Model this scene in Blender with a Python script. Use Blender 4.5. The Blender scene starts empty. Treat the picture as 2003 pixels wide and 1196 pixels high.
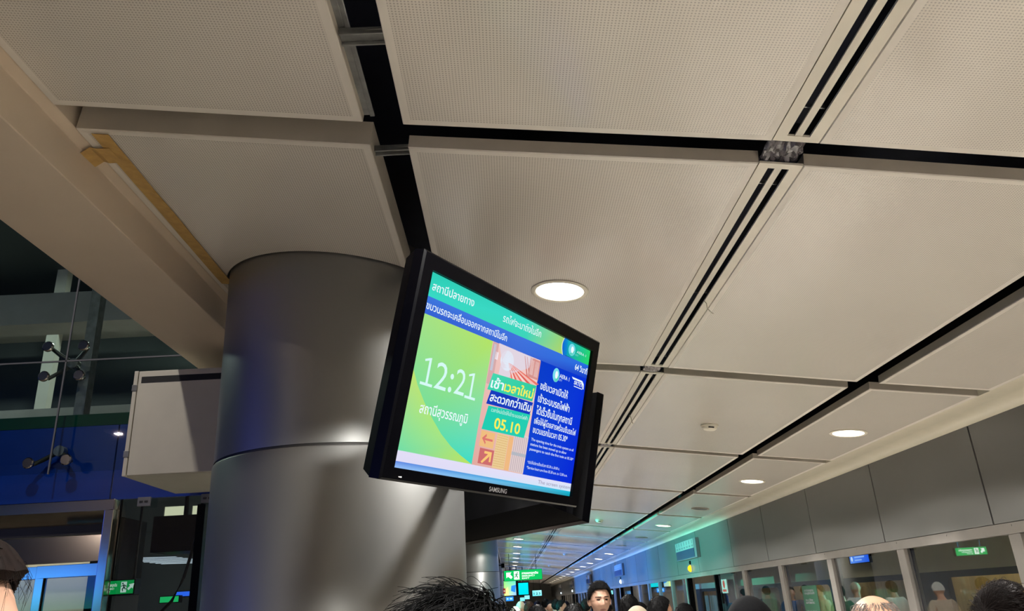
import bpy, bmesh, math, random
from mathutils import Vector, Matrix, Euler, noise as mnoise
PI = math.pi
S = bpy.context.scene
COL = S.collection
random.seed(7)
H = 1.7                                   # camera height above the platform floor

# ------------------------------------------------------------------ camera, world, exposure
cd = bpy.data.cameras.new('camera'); cam = bpy.data.objects.new('camera', cd); COL.objects.link(cam)
cd.sensor_fit = 'HORIZONTAL'; cd.sensor_width = 36.0; cd.lens = 36.0 * 1502.87 / 2003.0
cd.clip_start = 0.05; cd.clip_end = 200
pitch, yaw, roll = .368766, .024008, -.0578775
fwd = Vector((math.sin(yaw) * math.cos(pitch), math.cos(yaw) * math.cos(pitch), math.sin(pitch)))
right = Vector((math.cos(yaw), -math.sin(yaw), 0)); up = right.cross(fwd)
r2 = math.cos(roll) * right + math.sin(roll) * up; u2 = -math.sin(roll) * right + math.cos(roll) * up
cam.matrix_world = Matrix(((r2.x, u2.x, -fwd.x, 0), (r2.y, u2.y, -fwd.y, 0), (r2.z, u2.z, -fwd.z, H), (0, 0, 0, 1)))
S.camera = cam
w = bpy.data.worlds.new('World'); S.world = w; w.use_nodes = True
w.node_tree.nodes['Background'].inputs[0].default_value = (.75, .8, 1, 1)
w.node_tree.nodes['Background'].inputs[1].default_value = .02
S.view_settings.view_transform = 'Standard'; S.view_settings.look = 'None'
S.view_settings.exposure = 0.0; S.view_settings.gamma = 1.0
LAMP = 56.0                               # watts of a downlight
LAMPCOL = (1.0, .985, .94)

# ------------------------------------------------------------------ materials
def srgb(r, g, b):
    f = lambda c: (c / 255 / 12.92) if c / 255 <= .04045 else ((c / 255 + .055) / 1.055) ** 2.4
    return (f(r), f(g), f(b), 1)

def mat(name, col, rough=.5, metal=0.0, spec=.5, var=.0, scale=6.0, bump=0.0, bscale=60.0, emit=0.0, rvar=0.0, stretch=None, **kw):
    m = bpy.data.materials.new(name); m.use_nodes = True
    nt = m.node_tree; b = nt.nodes['Principled BSDF']
    if len(col) == 3: col = srgb(*col)
    b.inputs['Base Color'].default_value = col
    b.inputs['Roughness'].default_value = rough; b.inputs['Metallic'].default_value = metal
    b.inputs['Specular IOR Level'].default_value = spec
    tc = nt.nodes.new('ShaderNodeTexCoord'); src = tc.outputs['Object']
    if stretch:
        mp = nt.nodes.new('ShaderNodeMapping'); mp.inputs['Scale'].default_value = stretch
        nt.links.new(src, mp.inputs[0]); src = mp.outputs[0]
    nz = nt.nodes.new('ShaderNodeTexNoise'); nz.inputs['Scale'].default_value = scale; nz.inputs['Detail'].default_value = 3
    nt.links.new(src, nz.inputs['Vector'])
    if var or rvar:
        mr = nt.nodes.new('ShaderNodeMapRange'); mr.inputs[1].default_value = .3; mr.inputs[2].default_value = .7
        mr.inputs[3].default_value = 1 - var; mr.inputs[4].default_value = 1 + var
        nt.links.new(nz.outputs[0], mr.inputs[0])
        mx = nt.nodes.new('ShaderNodeVectorMath'); mx.operation = 'SCALE'
        mx.inputs[0].default_value = col[:3]; nt.links.new(mr.outputs[0], mx.inputs['Scale'])
        nt.links.new(mx.outputs[0], b.inputs['Base Color'])
    if rvar:
        mr2 = nt.nodes.new('ShaderNodeMapRange'); mr2.inputs[3].default_value = rough - rvar; mr2.inputs[4].default_value = rough + rvar
        nt.links.new(nz.outputs[0], mr2.inputs[0]); nt.links.new(mr2.outputs[0], b.inputs['Roughness'])
    if bump:
        n2 = nt.nodes.new('ShaderNodeTexNoise'); n2.inputs['Scale'].default_value = bscale; nt.links.new(src, n2.inputs['Vector'])
        bp = nt.nodes.new('ShaderNodeBump'); bp.inputs['Strength'].default_value = bump; bp.inputs['Distance'].default_value = .01
        nt.links.new(n2.outputs[0], bp.inputs['Height']); nt.links.new(bp.outputs[0], b.inputs['Normal'])
    if emit:
        b.inputs['Emission Color'].default_value = col; b.inputs['Emission Strength'].default_value = emit
    return m

def perforated(name, col):
    m = mat(name, col, rough=.18, spec=.5)
    nt = m.node_tree; b = nt.nodes['Principled BSDF']; L = nt.links.new
    tc = nt.nodes.new('ShaderNodeTexCoord'); sx = nt.nodes.new('ShaderNodeSeparateXYZ'); L(tc.outputs['Object'], sx.inputs[0])
    def wave(o):
        a = nt.nodes.new('ShaderNodeMath'); a.operation = 'MULTIPLY'; L(o, a.inputs[0]); a.inputs[1].default_value = 2 * PI / .0095
        c = nt.nodes.new('ShaderNodeMath'); c.operation = 'COSINE'; L(a.outputs[0], c.inputs[0]); return c.outputs[0]
    mu = nt.nodes.new('ShaderNodeMath'); mu.operation = 'ADD'; L(wave(sx.outputs[0]), mu.inputs[0]); L(wave(sx.outputs[1]), mu.inputs[1])
    mr = nt.nodes.new('ShaderNodeMapRange'); L(mu.outputs[0], mr.inputs[0])
    mr.inputs[1].default_value = .5; mr.inputs[2].default_value = 1.2; mr.inputs[3].default_value = 1.0; mr.inputs[4].default_value = .60
    nz = nt.nodes.new('ShaderNodeTexNoise'); nz.inputs['Scale'].default_value = 1.3; L(tc.outputs['Object'], nz.inputs['Vector'])
    m2 = nt.nodes.new('ShaderNodeMapRange'); L(nz.outputs[0], m2.inputs[0]); m2.inputs[3].default_value = .93; m2.inputs[4].default_value = 1.05
    m3 = nt.nodes.new('ShaderNodeMath'); m3.operation = 'MULTIPLY'; L(mr.outputs[0], m3.inputs[0]); L(m2.outputs[0], m3.inputs[1])
    vs = nt.nodes.new('ShaderNodeVectorMath'); vs.operation = 'SCALE'; vs.inputs[0].default_value = srgb(*col)[:3]; L(m3.outputs[0], vs.inputs['Scale'])
    L(vs.outputs[0], b.inputs['Base Color'])
    bp = nt.nodes.new('ShaderNodeBump'); bp.inputs['Strength'].default_value = .12; bp.inputs['Distance'].default_value = .002
    L(mr.outputs[0], bp.inputs['Height']); L(bp.outputs[0], b.inputs['Normal'])
    return m

def glass_mat(name, tint, refl_tint=(1, 1, 1), boost=1.0):
    m = bpy.data.materials.new(name); m.use_nodes = True; nt = m.node_tree; nt.nodes.clear(); L = nt.links.new
    out = nt.nodes.new('ShaderNodeOutputMaterial'); mix = nt.nodes.new('ShaderNodeMixShader')
    tr = nt.nodes.new('ShaderNodeBsdfTransparent'); tr.inputs[0].default_value = (*tint, 1)
    gl = nt.nodes.new('ShaderNodeBsdfGlossy'); gl.inputs['Roughness'].default_value = .015; gl.inputs[0].default_value = (*refl_tint, 1)
    fr = nt.nodes.new('ShaderNodeFresnel'); fr.inputs[0].default_value = 1.5
    mu = nt.nodes.new('ShaderNodeMath'); mu.operation = 'MULTIPLY'; mu.use_clamp = True; mu.inputs[1].default_value = boost; L(fr.outputs[0], mu.inputs[0])
    geo = nt.nodes.new('ShaderNodeNewGeometry'); fb = nt.nodes.new('ShaderNodeMath'); fb.operation = 'SUBTRACT'; fb.inputs[0].default_value = 1; L(geo.outputs['Backfacing'], fb.inputs[1])
    m2 = nt.nodes.new('ShaderNodeMath'); m2.operation = 'MULTIPLY'; L(mu.outputs[0], m2.inputs[0]); L(fb.outputs[0], m2.inputs[1])
    L(m2.outputs[0], mix.inputs[0]); L(tr.outputs[0], mix.inputs[1]); L(gl.outputs[0], mix.inputs[2]); L(mix.outputs[0], out.inputs[0])
    return m

def emit_mat(name, col, strength, attr=False):
    m = bpy.data.materials.new(name); m.use_nodes = True; nt = m.node_tree; nt.nodes.clear(); L = nt.links.new
    out = nt.nodes.new('ShaderNodeOutputMaterial'); e = nt.nodes.new('ShaderNodeEmission')
    e.inputs[1].default_value = strength
    if attr:
        a = nt.nodes.new('ShaderNodeVertexColor'); a.layer_name = 'Col'; L(a.outputs[0], e.inputs[0])
    else:
        e.inputs[0].default_value = srgb(*col) if len(col) == 3 else col
    L(e.outputs[0], out.inputs[0]); return m

M = {}
M['panel'] = perforated('perforated metal', (214, 206, 195))
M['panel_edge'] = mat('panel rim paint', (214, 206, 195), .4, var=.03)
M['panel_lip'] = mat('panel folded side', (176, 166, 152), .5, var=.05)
M['void'] = mat('dark ceiling void', (14, 20, 40), .8, var=.2)
M['diffuser'] = mat('diffuser enamel', (212, 204, 188), .35, var=.05, scale=3)
M['galv'] = mat('galvanised steel', (150, 150, 148), .35, .9, var=.2, scale=20)
M['soffit'] = mat('bulkhead paint', (206, 188, 166), .6, var=.04, scale=2)
M['cove'] = mat('cove satin paint', (206, 198, 178), .25, 0, .6, var=.03)
M['fascia'] = mat('grey fascia metal', (104, 103, 100), .38, .15, var=.04, scale=1.2)
M['joint'] = mat('black joint', (18, 18, 20), .7, var=.1)
M['alu'] = mat('screen door aluminium', (128, 122, 116), .45, .4, var=.06)
M['steel'] = mat('brushed steel', (190, 182, 174), .13, 1, var=.03, scale=3)
M['column'] = mat('silver column cladding', (146, 145, 143), .42, .8, var=.03, scale=1.5, rvar=.03)
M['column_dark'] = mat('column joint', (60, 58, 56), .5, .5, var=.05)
M['floor_dark'] = mat('darkened left floor', (106, 96, 84), .3, var=.12, scale=45)  # unseen left floor, made dark to weaken bounce light on the left ceiling
M['floor'] = mat('grey terrazzo', (206, 199, 188), .3, var=.12, scale=45)
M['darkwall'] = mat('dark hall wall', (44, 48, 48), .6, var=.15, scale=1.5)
M['greywall'] = mat('grey wall', (170, 166, 158), .6, var=.06)
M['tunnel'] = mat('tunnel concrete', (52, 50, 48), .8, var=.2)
M['blueband'] = mat('blue glass band', (0, 46, 140), .25, var=.06)
M['greenband'] = mat('green glass band', (4, 58, 36), .3, var=.06)
M['blackplastic'] = mat('black plastic bezel', (4, 4, 7), .3, spec=.08, var=.1, scale=30)
M['blackmatte'] = mat('black textured plastic', (5, 5, 8), .5, spec=.08, var=.15, scale=30)
M['white_metal'] = mat('white cabinet enamel', (196, 190, 178), .5, var=.04)
M['tape'] = mat('masking tape', (182, 146, 84), .6, var=.14, scale=24, bump=.25, bscale=30)
M['plastic'] = mat('crumpled plastic film', (120, 112, 112), .2, 0, .8, var=.3, scale=30, bump=.4, bscale=50)
M['plastic_dark'] = mat('dark plastic film', (66, 60, 64), .2, 0, .8, var=.35, scale=30, bump=.5, bscale=40)
M['white'] = mat('white plastic', (222, 214, 196), .4, var=.03)
M['lettering'] = mat('grey lettering', (170, 170, 172), .4, .3, var=.03)
M['tan'] = mat('tan carriage lining', (176, 146, 96), .55, var=.22, scale=2.5, stretch=(1, 6, .4))
M['trainbody'] = mat('beige carriage side', (150, 142, 120), .35, var=.05)
M['traindark'] = mat('carriage dark band', (34, 34, 38), .25, var=.08)
M['greenposter'] = mat('green notice', (22, 62, 42), .5, var=.05)
M['red'] = mat('red enamel', (178, 52, 44), .4, var=.05)
M['tagplate'] = mat('small grey plate', (110, 108, 112), .5, var=.05)
M['glass'] = glass_mat('clear glass', (.84, .90, .88), boost=1.0)
M['psdglass'] = glass_mat('screen door glass', (.86, .88, .87), boost=2.0)
M['lens'] = emit_mat('lamp lens', (255, 246, 232), 9.0)
M['screen'] = emit_mat('screen picture', None, 1.0, attr=True)
M['sign'] = emit_mat('lit sign face', None, 1.5, attr=True)
M['sign_mirrored'] = emit_mat('mirrored sign face', None, .6, attr=True)
M['signrefl'] = emit_mat('bright lit sign face', None, 4.5, attr=True)
M['led'] = emit_mat('led screen', None, 4.0, attr=True)
M['greyplastic'] = mat('pale grey plastic', (150, 148, 146), .5, var=.03)
M['led_soft'] = emit_mat('soft led screen', None, 1.8, attr=True)
M['board'] = mat('information board', (40, 62, 90), .3, var=.05)

# ------------------------------------------------------------------ builders
def rootloc(p):
    v = Vector((0, 0, 0))
    while p is not None:
        v += p.location; p = p.parent
    return v

class MB:
    """collects polygons in world coordinates; build() links them as one mesh object"""
    def __init__(s): s.v = []; s.f = []; s.m = []; s.c = []
    def poly(s, pts, mi=0, col=None):
        n = len(s.v); s.v += [tuple(p) for p in pts]; s.f.append(tuple(range(n, n + len(pts)))); s.m.append(mi)
        s.c.append(col)
    def raw(s, vs, fs, mi=0):
        n = len(s.v); s.v += [tuple(p) for p in vs]
        for f in fs: s.f.append(tuple(n + i for i in f)); s.m.append(mi); s.c.append(None)
    def box(s, x0, x1, y0, y1, z0, z1, mi=0):
        vs = [(x, y, z) for z in (z0, z1) for y in (y0, y1) for x in (x0, x1)]
        s.raw(vs, [(0, 2, 3, 1), (4, 5, 7, 6), (0, 1, 5, 4), (2, 6, 7, 3), (0, 4, 6, 2), (1, 3, 7, 5)], mi)
    def obox(s, c, a, b, n, la, lb, ln, mi=0):
        a, b, n, c = Vector(a) * la / 2, Vector(b) * lb / 2, Vector(n) * ln / 2, Vector(c)
        vs = [c + i * a + j * b + k * n for k in (-1, 1) for j in (-1, 1) for i in (-1, 1)]
        s.raw(vs, [(0, 2, 3, 1), (4, 5, 7, 6), (0, 1, 5, 4), (2, 6, 7, 3), (0, 4, 6, 2), (1, 3, 7, 5)], mi)
    def prism(s, prof, y0, y1, mi=0, closed=True):      # profile of (x,z) swept along y
        n = len(prof); vs = [(x, y0, z) for x, z in prof] + [(x, y1, z) for x, z in prof]
        k = n if closed else n - 1
        fs = [(i, (i + 1) % n, n + (i + 1) % n, n + i) for i in range(k)]
        if closed: fs += [tuple(range(n - 1, -1, -1)), tuple(range(n, 2 * n))]
        s.raw(vs, fs, mi)
    def cyl(s, c, axis, r, h, seg=32, mi=0, r2=None, caps=True):
        axis = Vector(axis).normalized(); t = axis.orthogonal().normalized(); b = axis.cross(t); c = Vector(c)
        r2 = r if r2 is None else r2; vs = []
        for k, rr in ((0, r), (1, r2)):
            for i in range(seg):
                a = 2 * PI * i / seg; vs.append(c + axis * h * k + (t * math.cos(a) + b * math.sin(a)) * rr)
        fs = [(i, (i + 1) % seg, seg + (i + 1) % seg, seg + i) for i in range(seg)]
        if caps: fs += [tuple(range(seg - 1, -1, -1)), tuple(range(seg, 2 * seg))]
        s.raw(vs, fs, mi)
    def lathe(s, c, prof, seg=48, mi=0, axis=(0, 0, 1)):   # profile of (r, h) along axis
        axis = Vector(axis).normalized(); t = axis.orthogonal().normalized(); b = axis.cross(t); c = Vector(c); vs = []; n = len(prof)
        for r, h in prof:
            for i in range(seg):
                a = 2 * PI * i / seg; vs.append(c + axis * h + (t * math.cos(a) + b * math.sin(a)) * r)
        fs = [(k * seg + i, k * seg + (i + 1) % seg, (k + 1) * seg + (i + 1) % seg, (k + 1) * seg + i) for k in range(n - 1) for i in range(seg)]
        s.raw(vs, fs, mi)
    def tube(s, pts, r0, r1=None, seg=6, mi=0):
        r1 = r0 if r1 is None else r1; pts = [Vector(p) for p in pts]; n = len(pts); vs = []
        for i, p in enumerate(pts):
            d = (pts[min(i + 1, n - 1)] - pts[max(i - 1, 0)]).normalized()
            t = d.cross(Vector((.3, .2, .93))).normalized() if abs(d.z) < .9 else d.cross(Vector((1, .1, 0))).normalized()
            b = d.cross(t); r = r0 + (r1 - r0) * i / (n - 1)
            for k in range(seg):
                a = 2 * PI * k / seg; vs.append(p + (t * math.cos(a) + b * math.sin(a)) * r)
        fs = [(i * seg + k, i * seg + (k + 1) % seg, (i + 1) * seg + (k + 1) % seg, (i + 1) * seg + k) for i in range(n - 1) for k in range(seg)]
        fs += [tuple(range(seg - 1, -1, -1)), tuple(range((n - 1) * seg, n * seg))]
        s.raw(vs, fs, mi)
    def build(s, name, mats, parent=None, smooth=None, bevel=0, loc=None):
        if not isinstance(mats, (list, tuple)): mats = [mats]
        if parent is None and loc is None:
            xs, ys, zs = zip(*s.v); loc = ((min(xs) + max(xs)) / 2, (min(ys) + max(ys)) / 2, min(zs))
        off = Vector(loc) if parent is None else rootloc(parent)
        me = bpy.data.meshes.new(name)
        me.from_pydata([tuple(Vector(v) - off) for v in s.v], [], s.f)
        for m_ in mats: me.materials.append(m_)
        me.polygons.foreach_set('material_index', s.m)
        if any(c is not None for c in s.c):
            ca = me.color_attributes.new('Col', 'FLOAT_COLOR', 'CORNER'); i = 0
            for f, c in zip(s.f, s.c):
                for k in range(len(f)):
                    cc = c if c is not None else (0, 0, 0, 1)
                    if isinstance(cc, list): cc = cc[k]
                    ca.data[i].color = cc; i += 1
        else:
            bm = bmesh.new(); bm.from_mesh(me); bmesh.ops.remove_doubles(bm, verts=bm.verts, dist=1e-5)
            bmesh.ops.recalc_face_normals(bm, faces=bm.faces); bm.to_mesh(me); bm.free()
        if smooth is not None: smooth_by_angle(me, smooth)
        o = bpy.data.objects.new(name, me); COL.objects.link(o)
        if parent is None: o.location = off
        else: o.parent = parent
        if bevel:
            md = o.modifiers.new('bevel', 'BEVEL'); md.width = bevel; md.segments = 2; md.limit_method = 'ANGLE'
        return o

def smooth_by_angle(me, deg):
    me.polygons.foreach_set('use_smooth', [True] * len(me.polygons))
    bm = bmesh.new(); bm.from_mesh(me)
    for e in bm.edges:
        e.smooth = not (len(e.link_faces) == 2 and e.calc_face_angle(0) > math.radians(deg))
    bm.to_mesh(me); bm.free()

def tag(o, label, cat, group=None, kind=None):
    if label: o['label'] = label
    if cat: o['category'] = cat
    if group: o['group'] = group
    if kind: o['kind'] = kind
    return o
def thing(name, label, cat, loc, group=None):
    o = bpy.data.objects.new(name, None); COL.objects.link(o); o.location = loc; o.empty_display_size = .1
    return tag(o, label, cat, group)
def struct(o, label=None, cat=None):
    o['kind'] = 'structure'
    if label: o['label'] = label
    if cat: o['category'] = cat
    return o
def dup(o, loc=None, label=None, parent=None):
    c = o.copy(); COL.objects.link(c)
    if parent is not None: c.parent = parent
    if loc is not None: c.location = loc
    if label: c['label'] = label
    for ch in list(o.children): dup(ch, parent=c)
    return c
ORD = ['first', 'second', 'third', 'fourth', 'fifth', 'sixth', 'seventh', 'eighth', 'ninth', 'tenth', 'eleventh', 'twelfth', 'thirteenth', 'fourteenth',
       'fifteenth', 'sixteenth', 'seventeenth', 'eighteenth', 'nineteenth', 'twentieth', 'twenty-first', 'twenty-second', 'twenty-third', 'twenty-fourth', 'twenty-fifth', 'twenty-sixth',
       'twenty-seventh', 'twenty-eighth', 'twenty-ninth', 'thirtieth']

_tc = {}
def text_polys(body, bold=0.0):
    key = (body, bold)
    if key not in _tc:
        c = bpy.data.curves.new('lettering', 'FONT'); c.body = body; c.offset = bold; c.resolution_u = 3
        o = bpy.data.objects.new('lettering', c); COL.objects.link(o)
        dg = bpy.context.evaluated_depsgraph_get(); me = bpy.data.meshes.new_from_object(o.evaluated_get(dg))
        vs = [(v.co.x, v.co.y) for v in me.vertices]; fs = [tuple(p.vertices) for p in me.polygons]
        bpy.data.objects.remove(o); bpy.data.curves.remove(c); bpy.data.meshes.remove(me)
        x0 = min(v[0] for v in vs); x1 = max(v[0] for v in vs)
        _tc[key] = ([((x - x0) / (x1 - x0), y) for x, y in vs], fs)
    return _tc[key]

class Picture:
    """flat lit picture: coordinates u to the right, v down, from its top-left corner"""
    def __init__(s, O, A, B, Nf): s.O, s.A, s.B, s.N = Vector(O), Vector(A), Vector(B), Vector(Nf); s.mb = MB(); s.k = 0
    def P(s, u, v): return s.O + s.A * u + s.B * v + s.N * (.0004 * s.k)
    def layer(s): s.k += 1
    def poly(s, uv, col):
        c = [srgb(*q) for q in col] if isinstance(col, list) else srgb(*col)
        s.mb.poly([s.P(u, v) for u, v in reversed(uv)], 0, list(reversed(c)) if isinstance(c, list) else c)
    def rect(s, u0, v0, u1, v1, col, skew=0.0):
        s.poly([(u0, v0), (u1, v0), (u1, v1), (u0, v1)], col)
    def text(s, body, u0, u1, vb, size, col, bold=0.0, slope=0.0, shear=0.0):
        vs, fs = text_polys(body, bold); c = srgb(*col)
        for f in fs:
            pts = []
            for i in f:
                x, y = vs[i]; u = u0 + x * (u1 - u0) + shear * y * size; pts.append(s.P(u, vb - y * size + slope * x))
            s.mb.poly(pts, 0, c)
    def disc(s, u, v, ru, rv, col, seg=24, a0=0, a1=2 * PI):
        s.poly([(u + ru * math.cos(a0 + (a1 - a0) * i / seg), v + rv * math.sin(a0 + (a1 - a0) * i / seg)) for i in range(seg)], col)
    def build(s, name, m, parent): return s.mb.build(name, m, parent)

# ------------------------------------------------------------------ room shell
YN, YF = -9.0, 64.0
def Z(r): return H + r
mb = MB(); mb.box(-.3, 3.36, YN, YF, -.3, 0); mb.box(-13, -.3, YN, YF, -.3, 0, 1); struct(mb.build('floor', [M['floor'], M['floor_dark']]))
mb = MB(); mb.box(-1.9, 6.0, YN, YF, 3.85, 4.05); mb.box(-3.8, -1.9, 9.2, YF, 3.85, 4.05); struct(mb.build('ceiling', M['void']))
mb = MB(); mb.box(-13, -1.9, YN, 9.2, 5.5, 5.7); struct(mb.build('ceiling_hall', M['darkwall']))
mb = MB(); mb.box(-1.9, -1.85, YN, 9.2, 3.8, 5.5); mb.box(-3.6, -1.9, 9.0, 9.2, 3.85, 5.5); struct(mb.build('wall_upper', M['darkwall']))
mb = MB(); mb.box(-13, 6.0, YN - .2, YN, 0, 5.5); struct(mb.build('wall_back', M['greywall']))
mb = MB(); mb.box(-13, 6.0, YF, YF + .2, -1, 3.85); struct(mb.build('wall_front', M['greywall']))
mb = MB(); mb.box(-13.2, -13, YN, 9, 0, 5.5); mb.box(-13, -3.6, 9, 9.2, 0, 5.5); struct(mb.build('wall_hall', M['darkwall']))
mb = MB(); mb.box(-3.8, -3.6, 9.2, YF, 0, 3.85); struct(mb.build('wall_left', M['greywall']))
mb = MB(); mb.box(6.0, 6.2, YN, YF, -1, 3.85); mb.box(3.36, 6.0, YN, YF, -1.2, -1.0); struct(mb.build('wall_track', M['tunnel']))
# right-hand wall: backing, fascia panels, header beam, cove
mb = MB(); mb.box(3.325, 3.40, YN, YF, Z(.25), 3.85); wr = struct(mb.build('wall_right', M['joint']))
joints = [-6.0 + 1.6115 * k for k in range(12)]
joints = [5.377 + 1.6115 * k for k in range(-9, 5)] + [13.98, 15.75, 17.6, 19.2, 20.8] + [22.6 + 1.62 * k for k in range(0, 26)]
for a, b in zip(joints[:-1], joints[1:]):
    if b > YF: break
    mb = MB(); mb.box(3.30, 3.325, a + .009, b - .009, Z(.318), Z(1.02)); mb.build('fascia_panel', M['fascia'], wr, bevel=.002)
mb = MB(); mb.box(3.305, 3.40, YN, YF, Z(.244), Z(.314))
for k in range(60): mb.cyl((3.306, -2 + k * .8, Z(.297)), (-1, 0, 0), .007, .004, 8)
struct(mb.build('trim_1', M['alu']))
prof = [(3.066, 1.073), (3.075, 1.068), (3.125, 1.063), (3.135, 1.060), (3.19, 1.056), (3.235, 1.046), (3.265, 1.032), (3.285, 1.016), (3.296, 1.000), (3.3, .993), (3.322, .993), (3.322, 1.2), (3.066, 1.2)]
mb = MB(); mb.prism([(x, Z(z)) for x, z in prof], YN, YF); struct(mb.build('trim_2', M['cove'], smooth=30))
# bulkhead above the glass on the left
prof = [(-1.425, 1.618), (-1.468, 1.612), (-1.472, 1.463), (-1.864, 1.463), (-1.864, 2.1), (-1.425, 2.1)]
mb = MB(); mb.prism([(x, Z(z)) for x, z in prof], YN, 4.985); struct(mb.build('trim_3', M['soffit'], bevel=.004))

# ------------------------------------------------------------------ suspended ceiling panels
KX = [-1.422, -.414, -.269, .9583, 2.2473, 2.3777, 3.069]
KZ = [1.607, 1.488, 1.470, 1.342, 1.1715, 1.155, 1.0712]
def zc(i, x): return KZ[i] + (KZ[i + 1] - KZ[i]) * (x - KX[i]) / (KX[i + 1] - KX[i])
J0, JM, JG = 2.19, 2.535, .068
TH = .05
COLS = [('A', 0, -1.415, -.400), ('B', 2, -.270, .920), ('C', 3, 1.072, 2.243), ('D', 5, 2.378, 3.064)]
WHERE = {'A': 'beside the left bulkhead', 'B': 'between the dark gap and the twin-slot diffuser', 'C': 'between the twin-slot diffuser and the wide slot', 'D': 'in the narrow strip next to the cove'}
pillars = [3.76, 18.05, 32.2, 46.3]; PX, PR = -.78, .582
def panel_mesh(name, L, Wd, TH=.05):
    """flat tray, local x across, y along, z up from its face"""
    mb = MB(); a, b = L / 2, Wd / 2; i = .028; bv = .004
    o = [(-a, -b), (a, -b), (a, b), (-a, b)]; q = [(-a + i, -b + i), (a - i, -b + i), (a - i, b - i), (-a + i, b - i)]
    mb.poly([(x, y, .001) for x, y in reversed(q)], 1)
    for k in range(4):
        p, r = o[k], o[(k + 1) % 4]; s, t = q[k], q[(k + 1) % 4]
        mb.poly([(s[0], s[1], .001), (t[0], t[1], .001), (r[0] * (1 - bv), r[1] * (1 - bv / 2), 0), (p[0] * (1 - bv), p[1] * (1 - bv / 2), 0)], 0)
        mb.poly([(p[0] * (1 - bv), p[1] * (1 - bv / 2), 0), (r[0] * (1 - bv), r[1] * (1 - bv / 2), 0), (r[0], r[1], .004), (p[0], p[1], .004)], 0)
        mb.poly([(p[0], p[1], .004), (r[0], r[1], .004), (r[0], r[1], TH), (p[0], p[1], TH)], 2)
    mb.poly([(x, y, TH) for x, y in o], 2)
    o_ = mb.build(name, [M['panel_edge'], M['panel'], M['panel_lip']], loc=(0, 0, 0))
    return o_
proto = {}
for nm, seg, x0, x1 in COLS:
    z0, z1 = zc(seg, x0), zc(seg, x1); ang = math.atan2(z1 - z0, x1 - x0)
    for k in range(-3, 22):
        ya, yb = J0 + JM * k + JG, J0 + JM * (k + 1) - JG
        if k < -1 and nm == 'A': pass
        lab = 'cream perforated ceiling panel %s, %s row from the near end' % (WHERE[nm], ORD[k + 3])
        loc = ((x0 + x1) / 2, (ya + yb) / 2, Z((z0 + z1) / 2))
        if nm not in proto:
            o = panel_mesh('ceiling_panel', math.hypot(x1 - x0, z1 - z0), yb - ya, .095 if nm == 'A' else .05); proto[nm] = o
            tag(o, lab, 'ceiling panel', 'perforated ceiling panels'); o.rotation_euler = (0, -ang, 0); o.location = loc
        else:
            o = dup(proto[nm], loc, lab)
        if nm in 'AB':
            for py in pillars:
                if ya - PR < py < yb + PR and nm in 'AB':
                    cut = MB(); cut.cyl((PX, py, 2.5), (0, 0, 1), PR + .012, 2, 96); co = cut.build('cutter', M['void'])
                    md = o.modifiers.new('b', 'BOOLEAN'); md.object = co; md.operation = 'DIFFERENCE'; md.solver = 'EXACT'
                    dg = bpy.context.evaluated_depsgraph_get(); me = bpy.data.meshes.new_from_object(o.evaluated_get(dg))
                    o.modifiers.clear(); o.data = me; bpy.data.objects.remove(co)
# twin-slot air diffusers between the panels
dz = [zc(3, x) for x in (.925, 1.067)]; dang = math.atan2(dz[1] - dz[0], .142)
dw = .140
def diffuser():
    r = thing('slot_diffuser', 'd', 'air diffuser', (.996, 0, Z((dz[0] + dz[1]) / 2)), 'twin-slot air diffusers')
    L = (JM - 2 * JG) / 2
    def part(nm, boxes, m=M['diffuser']):
        mb = MB()
        for x0, x1, y0, y1, z0, z1 in boxes: mb.box(x0, x1, y0, y1, z0, z1)
        o = mb.build(nm, m, None, loc=(0, 0, 0)); o.parent = r; return o
    part('frame', [(-.0735, -.0365, -L, L, .002, .010), (.036, .0745, -L, L, .002, .010), (-.0365, .036, -L, -L + .03, .002, .010), (-.0365, .036, L - .03, L, .002, .010)])
    part('centre_bar', [(-.012, .012, -L + .03, L - .03, .004, .010)])
    part('slot_liner', [(-.0365, .036, -L, L, .075, .08)], M['void'])
    for y in (-L + .16, L - .16, 0): part('slot_clip', [(-.0365, .036, y, y + .004, .02, .034)], M['galv'])
    r.rotation_euler = (0, -dang, 0); return r
D0 = diffuser()
for k in range(-3, 22):
    loc = (.996, J0 + JM * (k + .5), Z((dz[0] + dz[1]) / 2)); lab = 'white twin-slot air diffuser, %s of the line from the near end' % ORD[k + 3]
    if k == -3: D0.location = loc; D0['label'] = lab
    else: dup(D0, loc, lab)
# plastic film stuffed in the joints of the diffuser line
def film(name, c, sx, sy, sz, seed, label, m='plastic'):
    rnd = random.Random(seed); mb = MB(); nx, ny = 14, 9; g = []
    for j in range(ny):
        for i in range(nx):
            u, v = i / (nx - 1) - .5, j / (ny - 1) - .5
            g.append((c[0] + sx * u + rnd.uniform(-.004, .004), c[1] + sy * v + rnd.uniform(-.004, .004), c[2] - .03 * max(0, v - .1) - .12 * sx * u + sz * (rnd.uniform(-.5, .5) + 2 * abs(v))))
    fs = [(j * nx + i, j * nx + i + 1, (j + 1) * nx + i + 1, (j + 1) * nx + i) for j in range(ny - 1) for i in range(nx - 1)]
    mb.raw(g, fs); o = mb.build(name, M[m], smooth=25)
    md = o.modifiers.new('s', 'SOLIDIFY'); md.thickness = .001
    tag(o, label, 'plastic film', 'plastic film in the diffuser joints'); return o
film('plastic_film', (.985, 2.195, Z(1.352)), .125, .14, .016, 3, 'crumpled dark plastic film stuffed in the diffuser joint nearest the camera', 'plastic_dark')
film('plastic_film', (.985, 4.725, Z(1.345)), .105, .12, .014, 5, 'crumpled pale plastic film in the diffuser joint beside the tilted monitor')
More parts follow.
